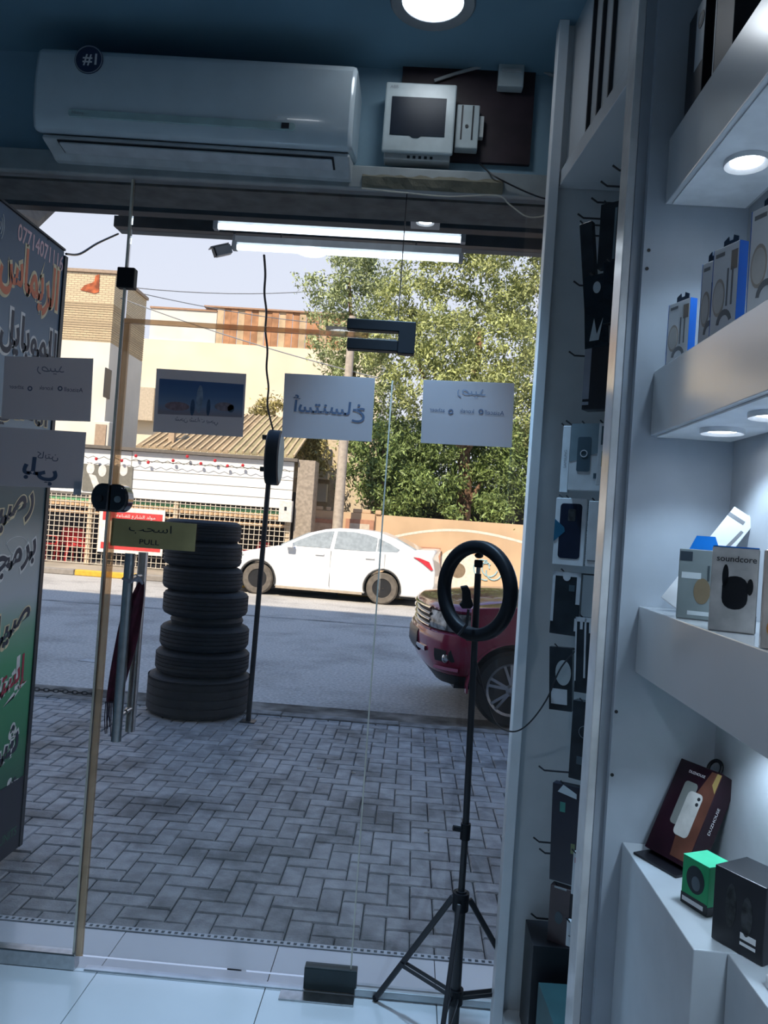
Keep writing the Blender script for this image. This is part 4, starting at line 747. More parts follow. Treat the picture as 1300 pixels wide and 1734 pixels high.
# ------------------------------------------------------------------ pavement
YK = at(660, 1228, Z=ZP).y
pvm = M('concrete paver', (0.36, 0.365, 0.37), 0.60, var=0.14, scale=14, bump=0.35, bscale=90, island=0.16, world=True, stain=0.62, sscale=1.9)
pav = MB().box(-9, 9, 2.99, YK, -0.30, ZP - 0.016).build('pavement', M('sand joint', (0.055, 0.055, 0.055), 0.9)); struct(pav)
P_ = 0.1; gp = 0.0028; bx_, by_ = -5.0, 3.012
cells = []
for j in range(-1, int((YK - by_) / P_) + 1):
    for i in range(0, 96):
        t_ = (i + j) % 4
        if t_ == 0: cells.append((i, j, 2, 1))
        elif t_ == 2: cells.append((i, j, 1, 2))
def clip_cell(i, j, a, b):
    x0, x1, y0, y1 = bx_ + i * P_ + gp, bx_ + (i + a) * P_ - gp, max(by_ + j * P_ + gp, by_), min(by_ + (j + b) * P_ - gp, YK - 0.004)
    return (x0, x1, y0, y1) if y1 - y0 > 0.02 else None
cand = []
for cidx, c4 in enumerate(cells):
    r = clip_cell(*c4)
    if not r: continue
    u, v = proj(((r[0] + r[1]) / 2, (r[2] + r[3]) / 2, ZP))
    ins = 20 < u < 870 and v < 1640
    cand.append((0 if ins else 1, (r[2] + r[3]) / 2, r))
cand.sort(key=lambda k: (k[0], k[1]))
def paver_mb(mb, x0, x1, y0, y1, dz=0.0, ch=0.006):
    z1, z0 = ZP + dz, ZP - 0.02
    vs = [(x0, y0, z0), (x1, y0, z0), (x1, y1, z0), (x0, y1, z0), (x0, y0, z1 - ch), (x1, y0, z1 - ch), (x1, y1, z1 - ch), (x0, y1, z1 - ch), (x0 + ch, y0 + ch, z1), (x1 - ch, y0 + ch, z1), (x1 - ch, y1 - ch, z1), (x0 + ch, y1 - ch, z1)]
    fs = [(8, 9, 10, 11)] + [(k, (k + 1) % 4, (k + 1) % 4 + 4, k + 4) for k in range(4)] + [(k + 4, (k + 1) % 4 + 4, (k + 1) % 4 + 8, k + 8) for k in range(4)]
    return mb.add(vs, fs)
pm = {}; rest = MB()
for n_, (_, _, r) in enumerate(cand):
    if n_ < 300:
        key = (round(r[1] - r[0], 3), round(r[3] - r[2], 3)); dz = random.uniform(-0.002, 0.002)
        if key not in pm:
            o = paver_mb(MB(), *r).build('paver', pvm, pav); pm[key] = (o, r[0], r[2])
        else:
            o, a_, b_ = pm[key]; c = o.copy(); COL.objects.link(c); c.location = Vector((r[0] - a_, r[2] - b_, dz)); c.rotation_euler = (0, 0, 0)
    else: paver_mb(rest, *r, dz=random.uniform(-0.002, 0.002))
o = rest.build('paver_field', pvm, pav, fix=False); o['kind'] = 'stuff'
# kerb stones
kb = MB().box(-12, 12, YK + 0.004, YK + 0.116, -0.32, ZP - 0.03).build('kerb', M('kerb bed', (0.12, 0.12, 0.12), 0.9)); struct(kb)
ks = MB().box(-12, -11.01, YK, YK + 0.12, ZP - 0.029, ZP + 0.012).build('kerb_stone', M('kerb concrete', (0.30, 0.30, 0.29), 0.85, var=0.25, scale=9, bump=0.5, island=0.15), kb, bevel=0.008)
for i in range(1, 24):
    c = ks.copy(); COL.objects.link(c); c.location = (i, 0, random.uniform(-0.008, 0.004))
asph = M('asphalt', (0.56, 0.53, 0.49), 0.85, var=0.16, scale=30, bump=0.8, bscale=25, world=True, stain=0.3, sscale=0.8)
rd = MB().box(-40, 40, YK + 0.12, 18.3, -0.5, ZR).build('road', asph); struct(rd)
stm = M('asphalt dirt', (0.10, 0.10, 0.10), 0.8, var=0.3, scale=8)
mb = MB(); yl = at(420, 1042, Z=ZR).y
for i in range(1): mb.box(-30, 30, yl - 0.07, yl + 0.07, ZR + 0.001, ZR + 0.004)
mb.build('lane_line', M('worn road paint', (0.34, 0.34, 0.33), 0.8, var=0.3, scale=3), rd)
gut = MB().box(-12, 12, YK + 0.121, YK + 0.75, ZR + 0.0005, ZR + 0.004).build('gutter_strip', M('dusty gutter', (0.25, 0.23, 0.20), 0.9, var=0.4, scale=3.5, bump=0.6, bscale=30, world=True, stain=0.6, sscale=2.0), rd)
# litter on the pavement and the road
for k, (u, v, l) in enumerate(((537, 1302, 'white cigarette stub on the pavers, farther one'), (602, 1310, 'white cigarette stub on the pavers, nearer the ring light'), (718, 1411, 'small white paper strip on the pavers'))):
    p = at(u, v, Z=ZP); a = random.random() * 3
    o = MB().tube([p + Vector((0, 0, 0.005)), p + Vector((0.03 * math.cos(a), 0.03 * math.sin(a), 0.005))], 0.004, 6).build('cigarette_stub', M('stub paper', (0.6, 0.58, 0.52), 0.8)); tag(o, l, 'litter')
p = at(150, 1119, Z=ZR); o = MB().prism([(p.x - .1, p.y - .05), (p.x + .09, p.y - .07), (p.x + .12, p.y + .05), (p.x - .05, p.y + .08)], ZR + 0.001, ZR + 0.006, 'XY').build('paper_scrap', M('scrap paper', (0.5, 0.5, 0.5), 0.8)); tag(o, 'flat white paper scrap lying on the road', 'litter')
# ------------------------------------------------------------------ canopy in front of the shop
steel = M('dark painted steel', (0.028, 0.035, 0.042), 0.5, var=0.2)
soff = M('grey soffit sheet', (0.18, 0.20, 0.20), 0.6, var=0.15, scale=2)
zc0 = at(300, 398, Y=5.0).z; xcl = at(203, 380, Y=5.0).x
cn = thing('canopy', 'dark steel canopy with grey soffit over the shop front', 'canopy', (0, 4, zc0))
MB().box(xcl, 4.0, 4.15, 5.0, zc0 + 0.30, zc0 + 0.34).build('roof_sheet', soff, cn)
fb_ = MB().box(xcl, 4.0, 4.96, 5.04, zc0, zc0 + 0.33).build('front_fascia', soff, cn, bevel=0.004)
MB().box(xcl, 4.0, 4.90, 4.955, zc0 + 0.0, zc0 + 0.07).build('front_beam', steel, cn)
for y in (4.2,): MB().box(xcl, 4.0, y, y + 0.06, zc0 + 0.2, zc0 + 0.299).build('cross_beam', steel, cn)
for x in np.arange(xcl + 0.01, 4.0, 0.9): MB().box(x, x + 0.05, 2.91, 4.955, zc0 + 0.24, zc0 + 0.2985).build('rafter', steel, cn)
zn0 = at(0, 352, Y=3.25).z
zn1 = at(0, 326, Y=3.25).z
sh = thing('shutter_beam', 'dark horizontal steel beam just outside above the glass', 'beam', (-0.6, 3.25, zn0))
MB().box(-4.0, XG + 0.4, 3.20, 3.26, zn0, zn0 + 0.055).build('beam_bar', steel, sh, bevel=0.003)
MB().box(-4.0, XG + 0.4, 2.95, 3.0, zn0 + 0.10, zn1 + 0.10).build('upper_bar', steel, sh, bevel=0.003)
for x in np.arange(-3.4, 1.0, 0.55): MB().bar((x, 3.0, zn1 + 0.02), (x + 0.2, 3.2, zn0 + 0.03), 0.02, 0.02).build('bracket', steel, sh)
MB().box(-0.25, XG + 0.4, 3.27, 3.95, at(760, 372, Y=3.95).z, at(760, 372, Y=3.95).z + 0.02).build('soffit_panel', M('dusty beige soffit', (0.24, 0.235, 0.20), 0.8, var=0.3, scale=3), sh)
MB().box(0.05, 0.42, 3.30, 3.40, zn0 + 0.16, zn0 + 0.23).build('motor_box', steel, sh, bevel=0.004)
zsp = at(760, 372, Y=3.95).z
p = at(720, 374, Y=3.10); dl_ = downlight(p, 0.038, 'small lit downlight just outside above the glass front', None, 20, 2.2, 'downlight', col=(0.8, 0.9, 1.0)); MB().box(p.x - 0.06, p.x + 0.06, 3.001, 3.19, p.z, p.z + 0.03).build('mount_plate', M('pale grey case', ()), dl_)
tubem = M('lit fluorescent tube', (0.80, 0.90, 1.0), 0.4, emit=2.6, var=0.0)
def tube_light(u0, v0, u1, v1, Y, label):
    a, b = at(u0, v0, Y=Y), at(u1, v1, Y=Y); a.z = b.z = (a.z + b.z) / 2
    t = thing('fluorescent_lamp', label, 'tube lamp', (a + b) / 2, 'fluorescent tube lamps under the canopy')
    MB().box(a.x, b.x, Y - 0.015, Y + 0.03, a.z + 0.022, a.z + 0.06).build('batten', M('white batten', (0.55, 0.58, 0.6), 0.4), t, bevel=0.003)
    MB().tube([a, b], 0.016, 12).build('tube', tubem, t, smooth=True)
    for p in (a, b): MB().box(p.x - 0.012, p.x + 0.012, Y - 0.018, Y + 0.018, p.z - 0.018, p.z + 0.03).build('end_cap', M('cap plastic', (0.4, 0.43, 0.46), 0.4), t)
    for k in (0.2, 0.8):
        p = a.lerp(b, k); MB().tube([(p.x, Y + 0.01, p.z + 0.06), (p.x, Y + 0.01, zc0 + 0.24)], 0.004, 6).build('hanger', steel, t)
tube_light(366, 384, 784, 405, 3.8, 'upper lit fluorescent tube hanging under the canopy')
tube_light(398, 418, 780, 440, 4.15, 'lower lit fluorescent tube hanging under the canopy')
# CCTV camera
c = at(376, 425, Y=4.93); cc = thing('security_camera', 'white bullet security camera hanging from the canopy edge', 'camera', c)
m = Matrix.Translation(c) @ Matrix.Rotation(math.radians(28), 4, 'Z') @ Matrix.Rotation(math.radians(-24), 4, 'Y')
MB(m).box(-0.05, 0.06, -0.03, 0.03, -0.03, 0.03).build('housing', M('cctv shell', (0.45, 0.47, 0.5), 0.4), cc, bevel=0.008)
MB(m).box(-0.058, -0.0505, -0.026, 0.026, -0.026, 0.026).build('lens_window', blackp, cc); MB(m).box(-0.075, 0.05, -0.034, 0.034, 0.031, 0.036).build('sun_hood', M('cctv shell', ()), cc)
MB().tube([m @ Vector((0.06, 0, 0)), at(394, 416, Y=4.93), (at(396, 410, Y=4.93).x, 4.93, zc0 + 0.002)], 0.009, 8).build('bracket', M('cctv shell', ()), cc, smooth=True)
# ------------------------------------------------------------------ tall sign board on the left
fb = at(40, 1442, Z=ZP); XB = fb.x - 0.03; YB1 = fb.y; YB0 = YB1 - 0.64; ZT = at(112, 428, X=XB).z
sg = thing('sign_board', 'tall printed sign board in blue and green standing outside at the left', 'sign', (XB, (YB0 + YB1) / 2, ZP))
MB().box(XB - 0.03, XB - 0.001, YB0, YB1, 0.0, ZT).build('panel', M('panel back', (0.1, 0.1, 0.12), 0.6), sg)
zb_ = 0.34
ft = [(0.0, (0.02, 0.10, 0.06)), (0.12, (0.04, 0.22, 0.10)), (0.24, (0.06, 0.30, 0.14)), (0.30, (0.16, 0.34, 0.24)), (0.36, (0.40, 0.46, 0.50)), (0.46, (0.34, 0.38, 0.38)), (0.52, (0.05, 0.10, 0.11)), (0.60, (0.02, 0.06, 0.09)), (0.66, (0.22, 0.30, 0.36)), (0.78, (0.16, 0.25, 0.34)), (0.88, (0.045, 0.10, 0.17)), (1.0, (0.04, 0.09, 0.16))]
MB().box(XB - 0.0009, XB + 0.0012, YB0 + 0.01, YB1 - 0.002, zb_, ZT - 0.004).build('printed_face', ramp_z('banner print', ft, 0.5, zb_ - ZP, ZT - ZP, 0.03), sg)
MB().box(XB - 0.03, XB + 0.004, YB0 + 0.01, YB1 - 0.001, 0.0, zb_ - 0.001).build('dark_base', M('dark base', (0.012, 0.014, 0.03), 0.5), sg)
fr_ = MB().box(XB - 0.035, XB + 0.008, YB1, YB1 + 0.03, 0.0, ZT - 0.02).build('side_post', blackm, sg); MB().box(XB - 0.035, XB + 0.008, YB0 + 0.01, YB1, ZT + 0.0005, ZT + 0.01).build('top_bar', blackm, sg)
def onb(u, v, k=0.0016): p = at(u, v, X=XB); return Vector((XB + k, p.y, p.z))
cream = M('cream outline', (0.75, 0.66, 0.42), 0.6); orng = M('orange lettering', (0.72, 0.20, 0.09), 0.6); pinkl = M('pale pink digits', (0.75, 0.52, 0.54), 0.6); navy = M('dark lettering', (0.015, 0.02, 0.045), 0.6); redl = M('red lettering', (0.35, 0.02, 0.05), 0.6); grn = M('green lettering', (0.03, 0.16, 0.08), 0.6); whl = M('white outline', (0.72, 0.75, 0.74), 0.6)
YH = (0, 1, 0)
letters('07714071116', 'lettering', pinkl, sg, onb(106, 448), YH, ZV, w=0.42, h=0.075, anchor='r', bold=0.015)
def outl(s, u, v, w, h, m_in, m_out, slope=0.0, b=0.07):
    up = Vector((0, 0, 1)); r = Vector((0, 1, slope))
    o = onb(u, v); letters(s, 'lettering', m_out, sg, o, r, up, w=w * 1.04, h=h * 1.1, anchor='r', ar=True, bold=b)
    letters(s, 'lettering', m_in, sg, o + Vector((0.0009, -w * 0.02, 0)), r, up, w=w * 0.985, h=h * 0.96, anchor='r', ar=True, bold=b * 0.35)
outl('الريماس', 99, 505, 0.52, 0.26, orng, cream)
outl('للموبايل', 95, 600, 0.50, 0.20, navy, whl)
outl('الاصلي', 80, 718, 0.46, 0.12, navy, cream)
outl('رصيد', 58, 850, 0.44, 0.16, navy, cream, 0.28)
outl('برمجة', 62, 922, 0.44, 0.19, navy, whl, 0.22)
outl('صيانة', 52, 1030, 0.46, 0.17, navy, cream, 0.32)
outl('إستنساخ', 47, 1130, 0.56, 0.18, redl, whl, 0.28)
outl('شحن', 32, 1250, 0.40, 0.19, navy, whl, 0.20)
outl('أنترنت', 30, 1340, 0.40, 0.18, navy, whl, 0.10)
letters('UNITS', 'lettering', grn, sg, onb(26, 1405) + Vector((0.003, 0, 0)), YH, ZV, w=0.15, h=0.04, anchor='r')
for k in range(3):
    p = onb(-2, 380); MB().tube([p + Vector((0, 0.015 * (k + 1) * math.cos(a) * 0.8, 0.022 * (k + 1) * math.sin(a))) for a in np.linspace(-0.9, 0.9, 8)], 0.0025, 5).build('signal_arc', whl, sg)
for dz_ in (0.0, 0.17): MB().tube([onb(30, 905 + 0) + Vector((0, 0.10 * math.cos(a), -dz_ * 0.35 + (0.05 if dz_ else 0.09) * math.sin(a) * (1 if dz_ else -1) + (0.0))) for a in np.linspace(0.2, 2.9, 14)], 0.0015, 5).build('swirl_print', whl, sg)
# neighbour's awning corner and its cables
c = [at(-60, 335, Y=4.6), at(100, 352, Y=4.6), at(64, 387, Y=4.2), at(22, 366, Y=3.75), at(-60, 340, Y=3.5)]
ts = MB().add(list(c) + [p + Vector((0, 0, 0.04)) for p in c], [(4, 3, 2, 1, 0), (5, 6, 7, 8, 9), (0, 1, 6, 5), (1, 2, 7, 6), (2, 3, 8, 7), (3, 4, 9, 8), (4, 0, 5, 9)]).build('awning_sheet', M('dusty awning', (0.38, 0.35, 0.31), 0.8, var=0.12)); tag(ts, 'dusty beige awning corner above the tall sign board', 'awning')
cable([at(64, 386, Y=4.2), at(72, 396, Y=3.9), at(80, 405, X=XB)], 0.006, blackm, 'short black cable tying the awning corner to the sign board')
cable([at(112, 430, X=XB), at(135, 430, Y=4.0), at(165, 412, Y=4.4), at(200, 396, Y=4.95)], 0.006, blackm, 'black cable sagging from the sign board to the canopy')
# ------------------------------------------------------------------ post with round light box, cable, bollard chain
pb_ = at(420, 1222, Z=ZP); pt = at(462, 728, Y=pb_.y); xp = (pb_.x + pt.x) / 2
ps = thing('sign_post', 'thin black steel post carrying a round black light box beside the tires', 'post', (xp, pb_.y, ZP))
MB().tube([(pb_.x + 0.0, pb_.y, ZP), (pt.x, pb_.y, pt.z)], 0.021, 10).build('post', blackm, ps, smooth=True)
MB().box(pb_.x - 0.06, pb_.x + 0.06, pb_.y - 0.05, pb_.y + 0.05, ZP, ZP + 0.008).build('foot_plate', blackm, ps)
c = at(463, 775, Y=pb_.y); rr = 0.225
mx_ = Matrix.Translation(c) @ Matrix.Rotation(math.radians(4), 4, 'Z')
MB(mx_).lathe([(rr - 0.01, -0.05), (rr, -0.04), (rr, 0.05), (rr - 0.012, 0.058)], 36, 'X').build('light_box', blackp, ps, smooth=40)
MB(mx_).lathe([(rr - 0.02, 0.0585), (rr - 0.02, 0.062), (0.001, 0.066)], 36, 'X').build('round_face', M('milky face', (0.45, 0.5, 0.55), 0.3), ps, smooth=True)
for dz_ in (0.16, -0.10): MB(mx_).box(-0.10, -0.051, -0.03, 0.03, dz_ - 0.018, dz_ + 0.018).build('bracket', blackm, ps)
wire = [at(447, 432, Y=5.0)] + [at(447 + (i / 9) * 8 + (1.2 if i % 2 else -1.2), 432 + i * 32, Y=5.0 + (pb_.y - 5.0) * i / 9) for i in range(1, 9)] + [at(462, 727, Y=pb_.y)]
cable(wire, 0.008, blackm, 'twisted black cable hanging from the canopy to the round light box')
ch = thing('chain', 'rusty chain lying along the kerb beside the sign board', 'chain', at(60, 1172, Z=ZP))
for i in range(14):
    p = at(54 + i * 8, 1170 + i * 1.4, Y=YK + 0.06); p.z = ZP + 0.012 + 0.035
    a = math.pi / 2 * (i % 2)
    MB(Matrix.Translation(p) @ Matrix.Rotation(a, 4, 'X')).tube([(0.028 * math.cos(t_), 0, 0.014 * math.sin(t_)) if False else (0.028 * math.cos(t_), 0.014 * math.sin(t_), 0) for t_ in np.linspace(0, 2 * math.pi, 13)[:-1]], 0.004, 6, closed=True).build('link', M('rusty steel', (0.05, 0.045, 0.045), 0.7, 0.4), ch)
# ------------------------------------------------------------------ tire stack
rub = M('tire rubber', (0.011, 0.014, 0.022), 0.7, var=0.25, scale=30, bump=0.3)
def tire_mesh(R_, h_):
    r_in = R_ * 0.58; g = 0.010; pr = [(r_in, 0.02), (r_in + 0.03, 0.0), (R_ * 0.86, 0.0), (R_ * 0.96, 0.018), (R_, 0.045)]
    n = 4; band = (h_ - 0.09) / (n * 2 - 1)
    for k in range(n):
        z0 = 0.045 + k * 2 * band; pr += [(R_, z0), (R_, z0 + band * 1.5)]
        if k < n - 1: pr += [(R_ - g, z0 + band * 1.55), (R_ - g, z0 + band * 1.95)]
    pr += [(R_, h_ - 0.045), (R_ * 0.96, h_ - 0.018), (R_ * 0.86, h_), (r_in + 0.03, h_), (r_in, h_ - 0.02)]
    return pr
tl = [(248, 417, 1148, 1225, 'bottom and widest tire of the stack by the kerb'), (262, 417, 1106, 1160, 'second tire from the bottom of the stack'), (270, 417, 1063, 1112, 'third tire from the bottom of the stack'), (287, 408, 1050, 1066, 'thin small tire squeezed in the middle of the stack'), (275, 416, 1004, 1055, 'fifth tire from the bottom of the stack'), (275, 407, 962, 1008, 'third tire from the top of the stack'), (277, 406, 918, 964, 'second tire from the top of the stack'), (330 - 52, 405, 881, 918, 'topmost tire of the stack behind the brass plate')]
YT = at(332, 1224, Z=ZP).y + 0.40; z = ZP
tops = [at(332, t_[2], Y=YT - 0.3).z for t_ in tl]
for k, (u0, u1, v0, v1, l) in enumerate(tl):
    vm = (v0 + v1) / 2; a, b = at(u0, vm, Y=YT - 0.05), at(u1, vm, Y=YT - 0.05); R_ = (b.x - a.x) / 2; h_ = max(0.07, tops[k] - z) if k else tops[0] - ZP
    o = MB().lathe(tire_mesh(R_, h_) if h_ > 0.12 else [(R_ * .6, 0.01), (R_ * .95, 0), (R_, h_ / 2), (R_ * .95, h_), (R_ * .6, h_ - .01)], 48, 'Z', ((a.x + b.x) / 2, YT, z), closed=True).build('tire', rub, smooth=30)
    tag(o, 'black rubber ' + l, 'tire', 'stacked used tires'); z += h_ + 0.0005
# ------------------------------------------------------------------ vehicles
glassc = M('car window', (0.32, 0.36, 0.38), 0.08, var=0.1, coat=0.5); tyrec = M('dusty tire', (0.16, 0.14, 0.12), 0.85, var=0.15); tyred = M('clean tire', (0.018, 0.020, 0.024), 0.7)  # sky reflection put into the pale car window colour
def arch_poly(pts_top, x0, x1, zb, axles, ra, zc):
    """side outline: the bottom edge runs from x0 to x1 with round wheel cut-outs, then back along pts_top"""
    p = [(x0, zb)]
    for ax_ in sorted(axles):
        a = math.asin(max(-1, min(1, (zb - zc) / ra))); p += [(ax_ + ra * math.cos(t_), zc + ra * math.sin(t_)) for t_ in np.linspace(math.pi - a, a, 15)]
    return p + [(x1, zb)] + pts_top
def wheel(M4, x, z, r, rimr, par, tm_, rimm, spokes=0, y=0.0, w=0.2):
    wh = MB(M4).lathe([(rimr, y + 0.02), (rimr + 0.01, y), (r - 0.03, y), (r, y + 0.03), (r, y + w - 0.03), (r - 0.03, y + w), (rimr, y + w)], 32, 'Y', (x, 0, z), closed=True).build('wheel', tm_, par, smooth=40)
    MB(M4).lathe([(rimr, y + 0.02), (rimr * 0.9, y + 0.05), (rimr * 0.5, y + 0.06), (0.001, y + 0.05)], 28, 'Y', (x, 0, z)).build('rim_dish', M('rim black', (0.02, 0.02, 0.022), 0.4), wh, smooth=40)
    if spokes:
        MB(M4).lathe([(rimr + 0.012, y - 0.002), (rimr - 0.012, y + 0.008), (rimr - 0.012, y + 0.03), (rimr + 0.012, y + 0.02)], 32, 'Y', (x, 0, z), closed=True).build('rim_lip', rimm, wh, smooth=40)
        for k in range(spokes):
            for dd in (-0.09, 0.09):
                a = 2 * math.pi * k / spokes + dd * 1.6 + 0.3; b = 2 * math.pi * k / spokes + dd + 0.3
                MB(M4).bar((x + 0.05 * math.cos(b), y + 0.008, z + 0.05 * math.sin(b)), (x + rimr * 0.98 * math.cos(a), y + 0.016, z + rimr * 0.98 * math.sin(a)), 0.026, 0.03, up=(0, 1, 0)).build('spoke', rimm, wh)
        MB(M4).lathe([(0.06, y + 0.03), (0.06, y + 0.004), (0.03, y - 0.002), (0.001, y - 0.002)], 16, 'Y', (x, 0, z)).build('hub_cap', rimm, wh)
    else:
        for k in range(10):
            a = 2 * math.pi * k / 10; MB(M4).lathe([(0.014, y + 0.045), (0.014, y + 0.052)], 8, 'Y', (x + rimr * 0.72 * math.cos(a), 0, z + rimr * 0.72 * math.sin(a))).build('vent_hole', M('rim hole', (0.35, 0.33, 0.3), 0.6), wh)
        MB(M4).lathe([(0.075, y + 0.06), (0.07, y + 0.03), (0.03, y + 0.02), (0.001, y + 0.02)], 14, 'Y', (x, 0, z)).build('hub_cap', M('steel hub', (0.4, 0.38, 0.36), 0.5, 0.5), wh)
    return wh
# white sedan, seen from its left flank, nose to the left
r0 = at(644, 1024, Z=ZR); f0 = at(433, 1006, Z=ZR); dv = (f0 - r0); sc_ = dv.length / 2.6; yaw = math.atan2(dv.y, dv.x)
fx = dv.normalized(); iny = Vector((-fx.y, fx.x, 0)); iny = iny if iny.y > 0 else -iny
SM = Matrix(((fx.x * sc_, iny.x * sc_, 0, r0.x), (fx.y * sc_, iny.y * sc_, 0, r0.y), (0, 0, sc_, ZR), (0, 0, 0, 1)))
car = thing('sedan', 'white sedan parked across the street in the sun', 'car', (r0 + f0) / 2)
cw = M('white car paint', (0.80, 0.81, 0.82), 0.25, var=0.02, coat=0.5)
body = arch_poly([(3.44, 0.34), (3.46, 0.55), (3.38, 0.70), (3.15, 0.80), (2.85, 0.885), (2.23, 1.03), (1.4, 1.03), (0.6, 1.04), (-0.3, 1.07), (-0.67, 1.15), (-1.0, 1.165), (-1.04, 1.12), (-0.99, 1.0), (-1.05, 0.72), (-1.05, 0.45), (-1.0, 0.30)], -0.98, 3.40, 0.19, (0.0, 2.6), 0.375, 0.33)
W_ = 1.69
def yin(p):      # flank tumbles in towards the top
    z = p.z; k = 0.0 if 0.45 < z < 0.85 else (0.03 * (z - 0.85) / 0.3 if z >= 0.85 else 0.05 * (0.45 - z) / 0.3)
    mid = W_ / 2; sgn = 1 if p.y < mid else -1; return Vector((p.x, p.y + sgn * k, p.z))
MB(SM).prism(body, 0, W_, 'XZ', yin).build('body', cw, car, bevel=0.035 * sc_, smooth=50)
cab = [(2.23, 1.0), (1.95, 1.16), (1.59, 1.345), (1.3, 1.43), (1.0, 1.475), (0.55, 1.482), (0.17, 1.45), (-0.2, 1.33), (-0.50, 1.19), (-0.67, 1.10), (-0.67, 1.0)]
def cin(k0):
    def f(p):
        k = k0 + 0.05 + 0.26 * max(0, p.z - 1.0) / 0.48; sgn = 1 if p.y < W_ / 2 else -1; return Vector((p.x, (0 if sgn > 0 else W_) + sgn * k, p.z))
    return f
MB(SM).prism(cab, 0, W_, 'XZ', cin(0)).build('cabin', cw, car, bevel=0.03 * sc_, smooth=50)
for nm, poly in (('front_window', [(2.02, 1.055), (1.78, 1.19), (1.50, 1.32), (1.28, 1.385), (1.10, 1.41), (1.13, 1.05)]), ('rear_window', [(1.05, 1.05), (1.03, 1.412), (0.70, 1.42), (0.40, 1.385), (0.18, 1.33), (0.18, 1.055)]), ('quarter_window', [(0.155, 1.055), (0.155, 1.325), (-0.10, 1.23), (-0.30, 1.13), (-0.26, 1.075)])):
    MB(SM).prism(poly, 0, 0.02, 'XZ', lambda p: Vector((p.x, 0.036 + 0.26 * max(0, p.z - 1.0) / 0.48 + p.y * 0.2, p.z))).build(nm, glassc, car)
for sg_, (xa_, za_, xb_, zb2) in ((1, (2.16, 1.06, 1.62, 1.345)), (-1, (-0.62, 1.15, -0.16, 1.365))):
    MB(SM).add([(xa_ + 0.03 * sg_, 0.16, za_), (xa_ + 0.03 * sg_, W_ - 0.16, za_), (xb_ + 0.03 * sg_, W_ - 0.32, zb2), (xb_ + 0.03 * sg_, 0.32, zb2), (xa_, 0.16, za_ - 0.03), (xa_, W_ - 0.16, za_ - 0.03), (xb_, W_ - 0.32, zb2 - 0.03), (xb_, 0.32, zb2 - 0.03)], [(0, 1, 2, 3), (7, 6, 5, 4), (0, 4, 5, 1), (1, 5, 6, 2), (2, 6, 7, 3), (3, 7, 4, 0)]).build('windscreen', glassc, car)
for x in (0, 2.6):
    wheel(SM, x, 0.325, 0.325, 0.19, car, tyrec, None, 0, y=0.02); wheel(SM, x, 0.325, 0.325, 0.19, car, tyrec, None, 0, y=W_ - 0.22)
    MB(SM).prism([(x + 0.385 * math.cos(t_), 0.33 + 0.385 * math.sin(t_)) for t_ in np.linspace(-0.25, math.pi + 0.25, 20)] + [(x + 0.36 * math.cos(t_), 0.33 + 0.36 * math.sin(t_)) for t_ in np.linspace(math.pi + 0.25, -0.25, 20)], -0.004, 0.25).build('arch_lining', M('arch black', (0.03, 0.03, 0.03), 0.8), car)
MB(SM).prism([(-0.60, 1.005), (-0.72, 0.995), (-0.92, 0.93), (-1.01, 0.78), (-0.97, 0.765), (-0.88, 0.83), (-0.78, 0.90)], -0.012, 0.2).build('tail_lamp', M('tail lamp red', (0.65, 0.05, 0.07), 0.2), car)
MB(SM).prism([(3.40, 0.66), (3.2, 0.775), (2.95, 0.84), (2.92, 0.80), (3.1, 0.70)], -0.008, 0.2).build('head_lamp', M('head lamp clear', (0.55, 0.58, 0.6), 0.1), car)
MB(SM).add([(2.02, -0.13, 1.01), (2.02, 0.02, 1.01), (1.86, 0.02, 1.01), (1.86, -0.13, 1.01), (1.99, -0.13, 1.12), (1.99, 0.02, 1.10), (1.86, 0.02, 1.10), (1.86, -0.13, 1.13)], [(0, 3, 2, 1), (4, 5, 6, 7), (0, 1, 5, 4), (1, 2, 6, 5), (2, 3, 7, 6), (3, 0, 4, 7)]).build('wing_mirror', cw, car, bevel=0.02)
for x in (1.32, 0.28): MB(SM).box(x - 0.09, x + 0.09, -0.018, 0.01, 0.90, 0.93).build('door_handle', cw, car, bevel=0.006)
for x in (1.09, -0.02): MB(SM).box(x - 0.004, x + 0.004, -0.0006, 0.01, 0.28 if x > 0.5 else 0.72, 1.02).build('door_seam', M('seam grey', (0.35, 0.36, 0.38), 0.5), car)
MB(SM).box(0.40, 2.2, 0.0, 0.05, 0.165, 0.205).build('sill', M('dusty sill', (0.45, 0.38, 0.30), 0.7), car)
MB(SM).box(-0.85, 3.3, 0.15, W_ - 0.15, 0.14, 0.28).build('underbody', M('arch black', ()), car)
# red pickup at the near kerb, nose to the left
wc = at(868, 1170, Y=6.95); yw_ = math.radians(7); fx = Vector((-math.cos(yw_), -math.sin(yw_), 0)); iny = Vector((-fx.y, fx.x, 0)); iny = iny if iny.y > 0 else -iny
rT = wc.z - ZR
TM = Matrix(((fx.x, iny.x, 0, wc.x), (fx.y, iny.y, 0, wc.y), (0, 0, 1, ZR), (0, 0, 0, 1)))
trk = thing('pickup_truck', 'dark red pickup truck parked at the near kerb behind the ring light', 'truck', (wc.x, wc.y, ZR))
red = M('red car paint', (0.30, 0.02, 0.065), 0.2, var=0.05, coat=0.8); chr_ = M('chrome trim', (0.75, 0.77, 0.8), 0.12, 1.0); blk = M('grille black', (0.012, 0.012, 0.016), 0.4)
WT = 1.84; zc_ = rT
side = arch_poly([(0.42, 0.80), (0.42, 1.06), (-0.2, 1.10), (-0.95, 1.16), (-2.7, 1.16), (-2.75, 1.24), (-4.25, 1.24), (-4.25, 0.55)], -4.2, 0.42, 0.46, (0.0, -3.05), rT + 0.07, zc_)
MB(TM).prism(side, 0, WT, 'XZ').build('body', red, trk, bevel=0.03, smooth=50)
